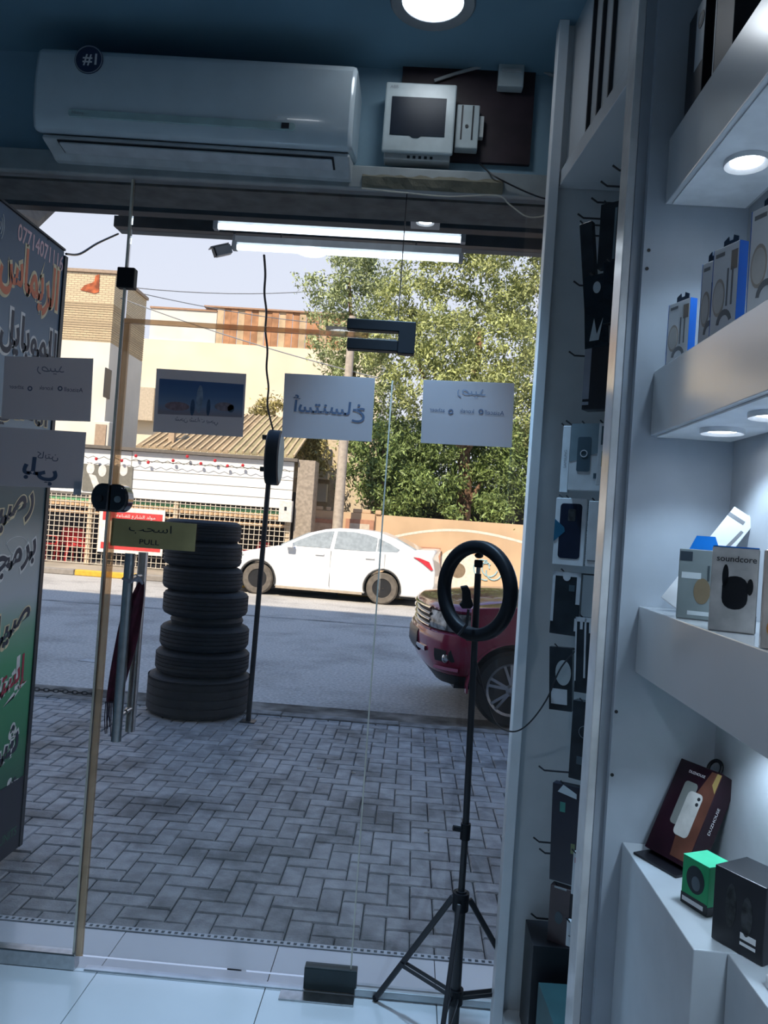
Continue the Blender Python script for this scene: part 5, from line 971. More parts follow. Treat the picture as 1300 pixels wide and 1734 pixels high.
cabt = [(-0.80, 1.14), (-1.45, 1.72), (-1.75, 1.78), (-2.45, 1.77), (-2.68, 1.70), (-2.72, 1.14)]
MB(TM).prism(cabt, 0, WT, 'XZ', lambda p: Vector((p.x, (0.04 + 0.22 * (p.z - 1.14) / 0.64) if p.y < 0.9 else WT - (0.04 + 0.22 * (p.z - 1.14) / 0.64), p.z))).build('cabin', red, trk, bevel=0.03, smooth=50)
MB(TM).prism([(-1.05, 1.2), (-1.5, 1.62), (-1.72, 1.66), (-1.72, 1.2)], 0, 0.02, 'XZ', lambda p: Vector((p.x, 0.028 + 0.22 * (p.z - 1.14) / 0.64 + p.y * 0.1, p.z))).build('front_window', M('dark car glass', (0.03, 0.035, 0.04), 0.05), trk)
MB(TM).prism([(-1.80, 1.2), (-1.80, 1.66), (-2.4, 1.66), (-2.6, 1.2)], 0, 0.02, 'XZ', lambda p: Vector((p.x, 0.028 + 0.22 * (p.z - 1.14) / 0.64 + p.y * 0.1, p.z))).build('rear_window', M('dark car glass', ()), trk)
MB(TM).add([(-0.83, 0.12, 1.17), (-0.83, WT - 0.12, 1.17), (-1.42, WT - 0.27, 1.70), (-1.42, 0.27, 1.70)], [(0, 1, 2, 3)]).build('windscreen', M('dark car glass', ()), trk)
half = [(0.40, 0.0), (0.50, 0.03), (0.60, 0.10), (0.68, 0.22), (0.73, 0.40), (0.76, 0.65), (0.77, 0.92)]
plan = half + [(x, WT - y) for x, y in reversed(half[:-1])]
def shift(i, k):
    x, y = plan[i]; cx, cy = 0.2, WT / 2; d = Vector((x - cx, y - cy)); d.normalize(); return x + d.x * k, y + d.y * k
def band(i0, i1, rows, name, mat, bevel=0.0, th=0.04):
    mb = MB(TM); vs = []; n = len(rows)
    for i in range(i0, i1 + 1):
        vs += [(*shift(i, k), z) for z, k in rows]; vs += [(*shift(i, k - th), z) for z, k in rows]
    N = 2 * n; fs = []
    for i in range(i1 - i0):
        b = i * N; c = b + N
        for k in range(n - 1): fs += [(b + k, b + k + 1, c + k + 1, c + k), (b + n + k, c + n + k, c + n + k + 1, b + n + k + 1)]
        fs += [(b, c, c + n, b + n), (b + n - 1, b + 2 * n - 1, c + 2 * n - 1, c + n - 1)]
    for b in (0, (i1 - i0) * N): fs += [(b + k, b + k + 1, b + n + k + 1, b + n + k) for k in range(n - 1)]
    return mb.add(vs, fs).build(name, mat, trk, smooth=45)
L_ = len(plan) - 1
band(0, L_, [(0.40, -0.10), (0.46, -0.03), (0.56, 0.02), (0.66, 0.045), (0.74, 0.05), (0.80, 0.035), (0.815, 0.0)], 'bumper', red)
band(0, L_, [(0.33, -0.16), (0.40, -0.09), (0.43, -0.06)], 'bumper_lip', blk)
band(0, L_, [(0.80, -0.06), (1.02, -0.06)], 'grille_back', blk)
band(0, 4, [(0.815, -0.03), (0.83, 0.0), (0.90, 0.0), (0.99, -0.02)], 'head_lamp', M('head lamp glass', (0.42, 0.45, 0.46), 0.08, 0.35, var=0.35, scale=14), th=0.02)
band(L_ - 4, L_, [(0.815, -0.03), (0.83, 0.0), (0.90, 0.0), (0.99, -0.02)], 'head_lamp', M('head lamp glass', ()), th=0.02)
for z in (0.835, 0.89, 0.945, 1.0): band(4, L_ - 4, [(z - 0.014, 0.0), (z, 0.02), (z + 0.014, 0.0)], 'grille_slat', chr_, th=0.03)
band(0, L_, [(0.995, -0.03), (1.02, -0.005), (1.05, -0.03), (1.075, -0.10)], 'hood_edge', red)
mb = MB(TM); vs = []; nn = len(plan)
for i in range(nn):
    x, y = shift(i, -0.10); yy = y
    for k, t_ in enumerate(np.linspace(0, 1, 6)):
        xx = x + (-0.9 - x) * t_; vs.append((xx, yy, 1.074 + 0.075 * math.sin(min(1, t_ * 1.6) * math.pi / 2) + 0.03 * math.sin(math.pi * yy / WT) * min(1, t_ * 3)))
mb.add(vs, [(i * 6 + k, i * 6 + k + 1, (i + 1) * 6 + k + 1, (i + 1) * 6 + k) for i in range(nn - 1) for k in range(5)]).build('hood', red, trk, smooth=50)
MB(TM).prism(circ(0.56, 0.62, 0.04, 0.06, 14), 0.03, 0.10, 'XZ').build('fog_surround', blk, trk)
band(2, 3, [(0.55, 0.018), (0.60, 0.045), (0.66, 0.052)], 'fog_recess', blk, th=0.02)
p_ = shift(2, 0.04); MB(TM).ball((p_[0] - 0.01, p_[1] + 0.03, 0.59), 0.05, 12, 8, (0.8, 0.8, 1.1)).build('fog_lamp', chr_, trk, smooth=True)
band(1, 3, [(0.47, 0.0), (0.485, 0.05), (0.51, 0.03)], 'bumper_fin', M('red highlight trim', (0.30, 0.02, 0.06), 0.25), th=0.03)
band(5, L_ - 5, [(0.56, 0.03), (0.60, 0.06), (0.74, 0.06), (0.77, 0.045)], 'lower_grille', blk, th=0.03)
band(4, 5, [(0.60, 0.052), (0.62, 0.062), (0.645, 0.058)], 'chrome_blade', chr_, th=0.02)
wheel(TM, 0, rT, rT, rT * 0.66, trk, tyred, M('alloy', (0.5, 0.52, 0.54), 0.25, 0.9), 6, y=0.02, w=0.25)
wheel(TM, 0, rT, rT, rT * 0.66, trk, tyred, M('alloy', ()), 6, y=WT - 0.27, w=0.25)
for y in (0.02, WT - 0.27): wheel(TM, -3.05, rT, rT, rT * 0.66, trk, tyred, M('alloy', ()), 6, y=y, w=0.25)
MB(TM).prism([(rT * 1.25 * math.cos(t_), rT + rT * 1.25 * math.sin(t_)) for t_ in np.linspace(-0.1, math.pi + 0.1, 20)] + [((rT + 0.07) * math.cos(t_), rT + (rT + 0.07) * math.sin(t_)) for t_ in np.linspace(math.pi + 0.1, -0.1, 20)], -0.02, 0.05).build('arch_flare', red, trk)
MB(TM).box(-4.1, 0.5, 0.2, WT - 0.2, 0.30, 0.6).build('underbody', blk, trk)
# ------------------------------------------------------------------ far side of the street
kf = 18.3
sw_ = MB().box(-40, 40, kf + 0.2, 34, -0.5, 0.02).build('far_pavement', M('dusty far pavement', (0.42, 0.36, 0.28), 0.9, var=0.15, scale=1)); struct(sw_)
fk = struct(MB().box(-40, 40, kf + 0.01, kf + 0.199, -0.5, -0.02).build('far_kerb', M('kerb bed', ())))
ky = M('yellow kerb paint', (0.70, 0.42, 0.04), 0.7); kg = M('grey kerb', (0.30, 0.27, 0.24), 0.8)
for i in range(-12, 5):
    x = i * 1.6 - 0.1; MB().box(x, x + 1.58, kf, kf + 0.2, -0.10, 0.04).build('kerb_stone', ky if i % 2 else kg, fk, bevel=0.02)
# brick tower on the left
YT_ = 22.0
def far_box(name, mat, u0, u1, v0, z0, Y, depth, par=None, **k):
    a, b = at(u0, v0, Y=Y), at(u1, v0, Y=Y); return MB().box(a.x, b.x, Y, Y + depth, z0, (a.z + b.z) / 2).build(name, mat, par, **k)
def brickm(name, c1, c2, mort, sc):
    m = bpy.data.materials.new(name); m.use_nodes = True; t = m.node_tree; b = t.nodes['Principled BSDF']; b.inputs['Roughness'].default_value = 0.9
    br = t.nodes.new('ShaderNodeTexBrick'); br.inputs['Color1'].default_value = (*c1, 1); br.inputs['Color2'].default_value = (*c2, 1); br.inputs['Mortar'].default_value = (*mort, 1)
    br.inputs['Scale'].default_value = sc; br.inputs['Mortar Size'].default_value = 0.035; br.inputs['Brick Width'].default_value = 0.6; br.inputs['Row Height'].default_value = 0.2
    co = t.nodes.new('ShaderNodeTexCoord'); sp_2 = t.nodes.new('ShaderNodeSeparateXYZ'); ad = t.nodes.new('ShaderNodeMath'); cb_ = t.nodes.new('ShaderNodeCombineXYZ')
    t.links.new(co.outputs['Object'], sp_2.inputs[0]); t.links.new(sp_2.outputs['X'], ad.inputs[0]); t.links.new(sp_2.outputs['Y'], ad.inputs[1]); t.links.new(ad.outputs[0], cb_.inputs['X']); t.links.new(sp_2.outputs['Z'], cb_.inputs['Y'])
    t.links.new(cb_.outputs[0], br.inputs['Vector']); t.links.new(br.outputs['Color'], b.inputs['Base Color']); return m
ybr = brickm('yellow brick', (0.70, 0.58, 0.38), (0.62, 0.50, 0.33), (0.40, 0.31, 0.21), 3.2)
plast = M('white plaster', (0.76, 0.72, 0.64), 0.85, var=0.06, scale=0.8); creamw = M('cream render', (0.80, 0.70, 0.54), 0.85, var=0.06, scale=0.5)
tw = thing('brick_tower', 'yellow brick building with white plaster base behind the left glass panel', 'building', at(145, 860, Y=YT_))
zt, zm, z0_ = at(145, 461, Y=YT_).z, at(145, 578, Y=YT_).z, 0.02
xa_, xb_ = at(-60, 700, Y=YT_).x, at(178, 700, Y=YT_).x
MB().box(xa_, xb_, YT_, YT_ + 2.6, zm, zt).build('brick_storey', ybr, tw)
MB().box(xa_, xb_ + 0.002, YT_ - 0.01, YT_ + 2.62, z0_, zm - 0.001).build('plaster_storey', plast, tw)
MB().box(xa_, xb_ + 0.05, YT_ - 0.05, YT_ + 2.65, zt + 0.001, zt + 0.09).build('coping', M('coping', (0.40, 0.30, 0.22), 0.8), tw)
for k in range(16):
    z_ = zm + 0.05 + k * (zt - zm - 0.9) / 16; MB().box(xa_, xb_ + 0.012, YT_ - 0.012, YT_ + 2.61, z_, z_ + 0.03).build('brick_course', M('darker brick joint', (0.50, 0.39, 0.25), 0.9), tw)  # raised course strips in a darker brick colour
p0, p1 = at(136, 494, Y=YT_), at(168, 476, Y=YT_); MB().prism([(p0.x, p0.z + 0.05), (p0.x + 0.25, p0.z), (p1.x - 0.1, p0.z - 0.03), (p1.x + 0.02, p0.z + 0.02), (p1.x, p1.z + 0.2), (p1.x - 0.12, p1.z + 0.15), (p1.x - 0.14, p1.z - 0.02), (p0.x + 0.3, p1.z - 0.08), (p0.x + 0.12, p0.z + 0.2)], YT_ - 0.016, YT_ - 0.013).build('red_patch', M('red paint patch', (0.62, 0.15, 0.05), 0.8, var=0.3, scale=5), tw)
q = at(181, 648, X=xb_); MB().box(xb_ + 0.003, xb_ + 0.03, q.y - 0.22, q.y + 0.22, q.z - 0.45, q.z + 0.4).build('window', M('dark opening', (0.03, 0.03, 0.035), 0.4), tw)
q = at(176, 738, Y=YT_ - 0.3); MB().box(q.x - 0.25, q.x + 0.22, YT_ - 0.5, YT_ - 0.02, q.z - 0.4, q.z + 0.4).build('cooler_unit', plast, tw, bevel=0.03)
MB().box(q.x - 0.17, q.x + 0.14, YT_ - 0.53, YT_ - 0.501, q.z - 0.3, q.z + 0.3).build('cooler_grille', M('cooler tan', (0.45, 0.33, 0.24), 0.8), tw)
# cream building with rusty corrugated parapet
YM = 33.0
cbm = thing('cream_building', 'large cream building with rust-striped parapet across the street', 'building', at(400, 880, Y=YM))
zr = at(400, 583, Y=YM).z; xa_, xb_ = at(205, 700, Y=YM).x, at(640, 700, Y=YM).x
MB().box(xa_, xb_, YM, YM + 6, 0.02, zr).build('wall', creamw, cbm)
x0_, x1_, x2_ = at(252, 560, Y=YM).x, at(366, 560, Y=YM).x, at(600, 560, Y=YM).x; zp_ = at(310, 524, Y=YM).z
MB().box(x0_, x1_ - 0.05, YM + 0.1, YM + 0.3, zr + 0.001, zp_).build('parapet_wall', plast, cbm)
MB().box(x0_ - 0.05, x1_ - 0.05, YM + 0.05, YM + 0.35, zp_ + 0.001, zp_ + 0.08).build('parapet_cap', M('rusty cap', (0.42, 0.25, 0.16), 0.8), cbm)
zq = at(450, 526, Y=YM).z; n = 20; rs1, rs2 = M('rust sheet', (0.56, 0.28, 0.14), 0.8, var=0.2, scale=2), M('pale sheet', (0.66, 0.48, 0.30), 0.8, var=0.15, scale=2)
for i in range(n):
    xx = x1_ + (x2_ - x1_) * i / n; MB().box(xx, xx + (x2_ - x1_) / n - 0.02, YM + 0.02 + 0.04 * (i % 2), YM + 0.08 + 0.04 * (i % 2), zr - 0.15, zq).build('parapet_sheet', rs1 if i % 3 else rs2, cbm)
MB().box(x1_ - 0.6, x2_, YM - 0.05, YM + 0.4, zq + 0.001, zq + 0.07).build('parapet_rail', M('rusty cap', ()), cbm)
q0, q1 = at(215, 655, Y=YM - 0.3), at(262, 690, Y=YM - 0.3); MB().box(q0.x, q1.x, YM - 0.5, YM - 0.01, q1.z - 0.6, q0.z).build('shaded_band', M('annex render', (0.55, 0.46, 0.35), 0.85), cbm)  # shadowed lower band of the facade, shade put into its darker colour
# street kitchen: sloped corrugated roof, white boarded fascia, wire mesh, string of red bulbs
YS = 20.2
st_ = thing('street_stall', 'street stall with white boarded front, corrugated roof and wire mesh', 'stall', at(300, 960, Y=YS))
za, zb_2 = at(300, 769, Y=YS).z, at(300, 849, Y=YS).z
xl, xm, xr = at(-70, 800, Y=YS).x, at(222, 800, Y=YS).x, at(497, 800, Y=YS).x
n = 5
for i in range(n):
    z_0 = zb_2 + (za - zb_2) * i / n; MB().box(xm, xr, YS, YS + 0.05, z_0 + 0.012, z_0 + (za - zb_2) / n - 0.004).build('fascia_board', M('white board', (0.82, 0.81, 0.78), 0.6, var=0.03), st_)
MB().box(xl, xr, YS + 0.052, YS + 0.10, zb_2, za).build('fascia_back', M('board gap', (0.60, 0.55, 0.48), 0.8), st_)
MB().box(xl, xm - 0.02, YS, YS + 0.05, zb_2 + 0.06, za - 0.02).build('fascia_panel', M('white board', ()), st_)
p0, p1 = at(142, 785, Y=YS - 0.02), at(222, 836, Y=YS - 0.02); ps_ = MB().box(p0.x, p1.x, YS - 0.03, YS - 0.002, p1.z, p0.z).build('poster', M('dark olive poster', (0.20, 0.19, 0.16), 0.7), st_)
for u, v in ((153, 793), (173, 797), (209, 796)):
    p = at(u, v, Y=YS - 0.04); MB().prism(circ(p.x, p.z, 0.11, 0.16, 14), YS - 0.036, YS - 0.031).build('balloon_print', M('white print', (0.75, 0.72, 0.68), 0.7), ps_)
MB().prism([(p0.x + 0.15, p0.z - 0.25), (p0.x + 0.35, p0.z - 0.3), (p0.x + 0.55, p1.z + 0.02), (p0.x + 0.35, p1.z + 0.02)], YS - 0.036, YS - 0.031).build('cone_print', M('white print', ()), ps_)
MB().box(xl, xr + 0.1, YS - 0.12, YS + 0.3, za + 0.005, za + 0.09).build('roof_edge', M('dark gutter', (0.16, 0.14, 0.12), 0.8), st_)
r0_, r1_ = Vector((0, YS - 0.05, za + 0.10)), Vector((0, YS + 4.4, at(300, 697, Y=YS + 4.4).z))
nr = 22; rc1, rc2 = M('brown roof sheet', (0.40, 0.29, 0.17), 0.8, var=0.25, scale=0.7), M('green brown roof sheet', (0.44, 0.37, 0.20), 0.8, var=0.2, scale=1)
xrr = at(500, 770, Y=YS).x
for i in range(nr):
    xq = at(190, 800, Y=YS).x + 0.6; x0_ = xq + (xrr - xq) * i / nr; x1_ = xq + (xrr - xq) * (i + 1) / nr
    MB().add([(x0_, r0_.y, r0_.z), (x1_ - 0.03, r0_.y, r0_.z), (x1_ - 0.03, r1_.y, r1_.z), (x0_, r1_.y, r1_.z), (x0_, r0_.y, r0_.z + 0.05), (x1_ - 0.03, r0_.y, r0_.z + 0.02), (x1_ - 0.03, r1_.y, r1_.z + 0.02), (x0_, r1_.y, r1_.z + 0.05)], [(0, 3, 2, 1), (4, 5, 6, 7), (0, 1, 5, 4), (1, 2, 6, 5), (2, 3, 7, 6), (3, 0, 4, 7)]).build('roof_sheet', rc2 if i > 12 else rc1, st_)
    MB().bar((x1_ - 0.03, r0_.y, r0_.z + 0.06), (x1_ - 0.03, r1_.y, r1_.z + 0.06), 0.05, 0.06).build('roof_rib', M('roof rib', (0.55, 0.42, 0.26), 0.8), st_)
q = at(291, 750, Y=YS + 0.6); MB().box(q.x - 0.08, q.x + 0.08, YS + 0.5, YS + 0.66, za + 0.12, za + 1.3).build('roof_post', M('wood post', (0.50, 0.37, 0.25), 0.8), st_)
for i, (u, v) in enumerate(((163, 777), (206, 780), (230, 772), (251, 783), (293, 780), (317, 773), (340, 785), (364, 780), (385, 789), (411, 788))):
    p = at(u, v, Y=YS - 0.14); MB().ball(p, 0.045, 8, 6).build('red_bulb', M('red bulb', (0.6, 0.03, 0.04), 0.4), st_)
MB().tube([at(140 + i * 9, 772 + (3 if i % 2 else -1) + i * 0.62, Y=YS - 0.15) for i in range(40)], 0.008, 5).build('bulb_wire', blackm, st_)
# wire mesh and posts below the fascia
zm0 = 0.06; mw = MB(); xx = xl; 
while xx < xr: mw.box(xx, xx + 0.014, YS + 0.02, YS + 0.034, zm0, zb_2); xx += 0.135
zz = zm0
while zz < zb_2: mw.box(xl, xr, YS + 0.005, YS + 0.019, zz, zz + 0.014); zz += 0.135
o = mw.build('wire_mesh', M('mesh wire', (0.80, 0.72, 0.60), 0.6), st_)
for u in (-20, 70, 150, 295, 488):
    q = at(u, 880, Y=YS); MB().box(q.x - 0.06, q.x + 0.06, YS + 0.04, YS + 0.14, 0.02, zb_2).build('mesh_post', M('pale post', (0.60, 0.48, 0.34), 0.7), st_)
for v, m_, hh in ((846, M('green batten', (0.16, 0.42, 0.22), 0.6), 0.04), (853, M('tan batten', (0.62, 0.42, 0.25), 0.7), 0.07), (868, M('tan batten', ()), 0.04)):
    q = at(150, v, Y=YS + 0.05); MB().box(xl, xr, YS + 0.145, YS + 0.18, q.z - hh, q.z + hh).build('batten', m_, st_)
MB().box(xl, xr, YS + 1.66, YS + 1.74, 0.02, 2.4).build('back_wall', M('dark stall back', (0.05, 0.045, 0.045), 0.9), st_)
MB().box(xl, xr, YS + 0.2, YS + 1.65, 0.021, 0.03).build('stall_floor', M('stall floor', (0.30, 0.26, 0.22), 0.9), st_)
# red sign on the mesh
p0, p1 = at(170, 872, Y=YS - 0.03), at(275, 938, Y=YS - 0.03); p1.z = at(275, 936, Y=YS).z; p0.z = at(220, 860, Y=YS).z
rs_ = MB().box(p0.x, p1.x, YS - 0.06, YS - 0.03, at(222, 938, Y=YS).z, p0.z).build('banner', M('white banner', (0.78, 0.76, 0.74), 0.7)); tag(rs_, 'white banner with red bands and white lettering tied to the wire mesh', 'banner')
zt_, zb3 = p0.z, at(222, 938, Y=YS).z; bh = zt_ - zb3; rdm = M('banner red', (0.62, 0.05, 0.05), 0.7)
MB().box(p0.x + 0.08, p1.x - 0.06, YS - 0.064, YS - 0.0605, zt_ - bh * 0.30, zt_ - bh * 0.10).build('red_band', rdm, rs_); MB().box(p0.x + 0.08, p1.x - 0.06, YS - 0.064, YS - 0.0605, zb3 + bh * 0.08, zb3 + bh * 0.22).build('red_band', rdm, rs_)
letters('مولد الشارع للقناعه', 'lettering', M('banner white', (0.8, 0.78, 0.76), 0.7), rs_, ((p0.x + p1.x) / 2 + 0.1, YS - 0.066, zt_ - bh * 0.20), XH, ZV, w=1.05, h=0.13, ar=True)
# red plastic chairs
def chair(u, v, yaw, label, Y=YS + 0.7):
    c = at(u, v, Y=Y); c.z = 0.03; m = rotz(c, yaw); t = thing('plastic_chair', label, 'chair', c, 'red plastic chairs behind the mesh')
    rp = M('red plastic', (0.70, 0.06, 0.06), 0.4)
    MB(m).box(-0.24, 0.24, -0.24, 0.24, 0.43, 0.46).build('seat', rp, t, bevel=0.02)
    MB(m).add([(-0.24, 0.22, 0.46), (0.24, 0.22, 0.46), (0.22, 0.34, 0.90), (-0.22, 0.34, 0.90), (-0.24, 0.25, 0.46), (0.24, 0.25, 0.46), (0.22, 0.37, 0.90), (-0.22, 0.37, 0.90)], [(0, 1, 2, 3), (7, 6, 5, 4), (0, 4, 5, 1), (1, 5, 6, 2), (2, 6, 7, 3), (3, 7, 4, 0)]).build('backrest', rp, t)
    for sx_ in (-1, 1):
        MB(m).box(sx_ * 0.24 - 0.025, sx_ * 0.24 + 0.025, -0.22, 0.28, 0.64, 0.67).build('armrest', rp, t)
        for sy_ in (-1, 1): MB(m).bar((sx_ * 0.22, sy_ * 0.22, 0.44), (sx_ * 0.26, sy_ * 0.26, 0.0), 0.05, 0.05).build('leg', rp, t)
        MB(m).bar((sx_ * 0.24, -0.2, 0.65), (sx_ * 0.23, -0.2, 0.45), 0.04, 0.04).build('arm_post', rp, t)
chair(128, 930, 0.5, 'red plastic chair behind the mesh, standing left of the banner'); chair(112, 930, 0.2, 'orange-red plastic chair stacked close behind the left chair', YS + 1.25); chair(430, 935, -0.6, 'red plastic chair behind the mesh, right of the tire stack'); chair(76, 930, 1.2, 'red plastic chair at the far left beside the sign board')
# end pier, meter box, utility pole
q0, q1 = at(488, 800, Y=YS), at(520, 800, Y=YS)
pr_ = MB().box(q0.x + 0.25, q1.x + 0.2, YS, YS + 0.8, 0.02, at(500, 778, Y=YS).z).build('stall_pier', M('grey pier', (0.42, 0.35, 0.28), 0.9, var=0.15)); tag(pr_, 'grey masonry pier at the right end of the stall', 'pier')
q = at(484, 866, Y=YS - 0.1); mbx = thing('meter_box', 'white electricity meter box on the pier behind the sedan hood', 'meter box', q)
MB().box(q.x - 0.17, q.x + 0.17, YS - 0.2, YS - 0.002, q.z - 0.28, q.z + 0.28).build('case', M('meter white', (0.72, 0.70, 0.66), 0.6), mbx, bevel=0.01); MB().box(q.x - 0.03, q.x + 0.03, YS - 0.206, YS - 0.2005, q.z + 0.02, q.z + 0.12).build('meter_window', blackm, mbx)
q0, q1 = at(571, 890, Y=20.6), at(585, 748, Y=20.6)
up = thing('utility_pole', 'grey concrete utility pole in front of the tan wall', 'pole', (q0.x, 20.6, 0.02))
MB().tube([(q0.x, 20.6, 0.02), (q1.x - 0.05, 20.6, q1.z), (q1.x - 0.05, 20.6, 7.2)], [0.15, 0.13, 0.10], 10).build('shaft', M('pole concrete', (0.50, 0.43, 0.36), 0.85, var=0.1), up, smooth=True)
MB().box(q1.x - 0.75, q1.x + 0.65, 20.55, 20.65, 6.8, 6.9).build('cross_arm', steel, up)
# tan wall with panels, a white arch and discs
YV = 21.6
tnw = M('tan render', (0.66, 0.46, 0.29), 0.85, var=0.08, scale=1)
vw = thing('street_wall', 'long tan rendered wall below the trees across the street', 'wall', (0, YV, 0.02))
zw = at(760, 880, Y=YV).z; xa_ = at(505, 880, Y=YV).x
MB().box(xa_, 14, YV, YV + 0.3, 0.02, zw).build('wall_body', tnw, vw)
x0_ = at(636, 860, Y=YV).x; zw2 = at(570, 866, Y=YV).z
MB().box(xa_, x0_, YV - 0.08, YV - 0.001, 0.02, zw2).build('wall_bay', tnw, vw)
for u0, u1 in ((520, 546), (552, 560), (566, 574), (598, 628), (636, 646)):
    a, b = at(u0, 862, Y=YV), at(u1, 862, Y=YV); MB().box(a.x, b.x, YV - 0.05, YV + 0.25, zw2 + 0.001 if u1 < 636 else zw + 0.001, zw2 + 0.11).build('cap_block', tnw, vw, bevel=0.02)
for (u0, u1, v0, v1, nm) in ((512, 566, 876, 930, 0), (586, 630, 878, 932, 1), (690, 744, 924, 960, 2)):
    a, b = at(u0, v0, Y=YV), at(u1, v1, Y=YV); f_ = MB().box(a.x, b.x, YV - 0.12, YV - 0.081, b.z, a.z).build('panel_frame', M('rust frame', (0.50, 0.25, 0.16), 0.8), vw)
    MB().box(a.x + 0.12, b.x - 0.12, YV - 0.13, YV - 0.1205, b.z + 0.1, a.z - 0.12).build('panel_field', M('panel pale %d' % nm, ((0.62, 0.44, 0.31), (0.66, 0.56, 0.46), (0.40, 0.28, 0.2))[nm], 0.85), f_)
cx_ = at(765, 960, Y=YV)
mw_ = M('arch white', (0.80, 0.72, 0.62), 0.85)  # pale arc and discs set flat on the wall face
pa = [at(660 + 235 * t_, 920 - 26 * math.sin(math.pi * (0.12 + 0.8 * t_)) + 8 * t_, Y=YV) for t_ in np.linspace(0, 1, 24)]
MB().add([Vector((p.x, YV - 0.004, p.z + s_ * 0.035)) for p in pa for s_ in (-1, 1)], [(2 * i, 2 * i + 2, 2 * i + 3, 2 * i + 1) for i in range(23)]).build('white_arch', mw_, vw)
p = at(775, 966, Y=YV); MB().prism(circ(p.x, p.z, 0.62, 0.62, 24), YV - 0.006, YV - 0.001).build('wall_disc', mw_, vw); MB().prism(circ(p.x, p.z, 0.21, 0.21, 20), YV - 0.012, YV - 0.0065).build('wall_disc', M('disc brown', (0.24, 0.18, 0.12), 0.85), vw)
for k in range(4):
    p = at(815 + k * 7, 962 + (k % 2) * 6, Y=YV); MB().tube([(p.x + 0.22 * math.cos(a), YV - 0.012, p.z + 0.24 * math.sin(a)) for a in np.linspace(k, k + 4, 12)], 0.02, 5).build('blue_scribble', M('blue paint', (0.35, 0.55, 0.62), 0.8), vw)
# house behind the pole
hs = thing('low_house', 'pale house with balcony behind the utility pole', 'house', at(535, 880, Y=25))
a, b = at(500, 735, Y=25), at(640, 735, Y=25); MB().box(a.x, b.x, 25, 28, 0.02, a.z).build('wall', M('house cream', (0.70, 0.58, 0.42), 0.85), hs)
a, b = at(498, 798, Y=24.6), at(556, 812, Y=24.6); MB().box(a.x, b.x, 24.3, 24.99, b.z, a.z).build('balcony_slab', plast, hs)
a, b = at(502, 824, Y=24.9), at(524, 848, Y=24.9); MB().box(a.x, b.x, 24.95, 24.998, b.z, a.z).build('window', M('dark opening', ()), hs)
a, b = at(526, 818, Y=24.7), at(552, 850, Y=24.7); MB().box(a.x, b.x, 24.6, 24.998, b.z, a.z).build('white_panel', plast, hs)
for u in (521, 541): q = at(u, 812, Y=24.5); MB().box(q.x - 0.05, q.x + 0.05, 24.4, 24.5, q.z + 0.3, q.z + 1.6).build('balcony_post', plast, hs)
# overhead wires
wm = M('overhead wire', (0.25, 0.26, 0.28), 0.6)
for (u0, v0, Y0, u1, v1, Y1, sag, l) in ((60, 452, 21.8, 600, 552, 32.8, 0.3, 'thin overhead wire slanting from the brick tower to the cream building'), (215, 486, 24, 700, 470, 30, 0.4, 'thin overhead wire crossing the sky behind the hanging cable'), (100, 463, 23, 640, 640, 20.6, 0.2, 'thin overhead wire running to the utility pole')):
    a, b = at(u0, v0, Y=Y0), at(u1, v1, Y=Y1); pts = [a.lerp(b, t_) - Vector((0, 0, sag * 4 * t_ * (1 - t_))) for t_ in np.linspace(0, 1, 14)]
    o = MB().tube(pts, 0.016, 5).build('overhead_wire', wm); tag(o, l, 'wire')
# ------------------------------------------------------------------ trees
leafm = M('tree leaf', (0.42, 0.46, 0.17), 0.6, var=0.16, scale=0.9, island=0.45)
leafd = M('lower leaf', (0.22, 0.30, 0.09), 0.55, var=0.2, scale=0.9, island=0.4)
bark = M('bark', (0.30, 0.18, 0.11), 0.9, var=0.3, scale=6, bump=0.5)
def foliage(clumps, per, size, name, mat, par):
    C = []
    for c, r, n in clumps:
        # sub-clumps on the blob, leaves around each
        k = max(3, int(n)); d = rng.normal(size=(k, 3)); d /= np.linalg.norm(d, axis=1)[:, None]; rad = r * rng.uniform(0.45, 1.0, (k, 1)) ** 0.6
        C.append(np.array(c) + d * rad * np.array([1, 1, 0.9]))
    C = np.concatenate(C); n = len(C) * per
    ctr = np.repeat(C, per, 0); off = rng.normal(size=(n, 3)) * np.repeat(rng.uniform(0.10, 0.22, (len(C), 1)), per, 0); off[:, 2] *= 0.8; ctr = ctr + off
    a = rng.normal(size=(n, 3)); a[:, 2] -= 0.6; a /= np.linalg.norm(a, axis=1)[:, None]
    b = np.cross(a, rng.normal(size=(n, 3))); b /= np.linalg.norm(b, axis=1)[:, None]
    s = size * rng.uniform(0.6, 1.3, (n, 1)); w = s * 0.34
    V = np.stack([ctr - a * s, ctr + b * w, ctr + a * s, ctr - b * w], 1).reshape(-1, 3)
    o0 = np.array(ORG[par.name]); V = V - o0
    me = bpy.data.meshes.new(name); me.vertices.add(4 * n); me.vertices.foreach_set('co', V.ravel().astype(np.float32))
    me.loops.add(4 * n); me.loops.foreach_set('vertex_index', np.arange(4 * n, dtype=np.int32)); me.polygons.add(n)
    me.polygons.foreach_set('loop_start', np.arange(0, 4 * n, 4, dtype=np.int32)); me.polygons.foreach_set('loop_total', np.full(n, 4, dtype=np.int32)); me.update(calc_edges=True)
    me.materials.append(mat); o = bpy.data.objects.new(name, me); COL.objects.link(o); o.parent = par; o['kind'] = 'stuff'; return o
def blob(u, v, Y, rpx, n): p = at(u, v, Y=Y); return (tuple(p), rpx / F * Y, n)
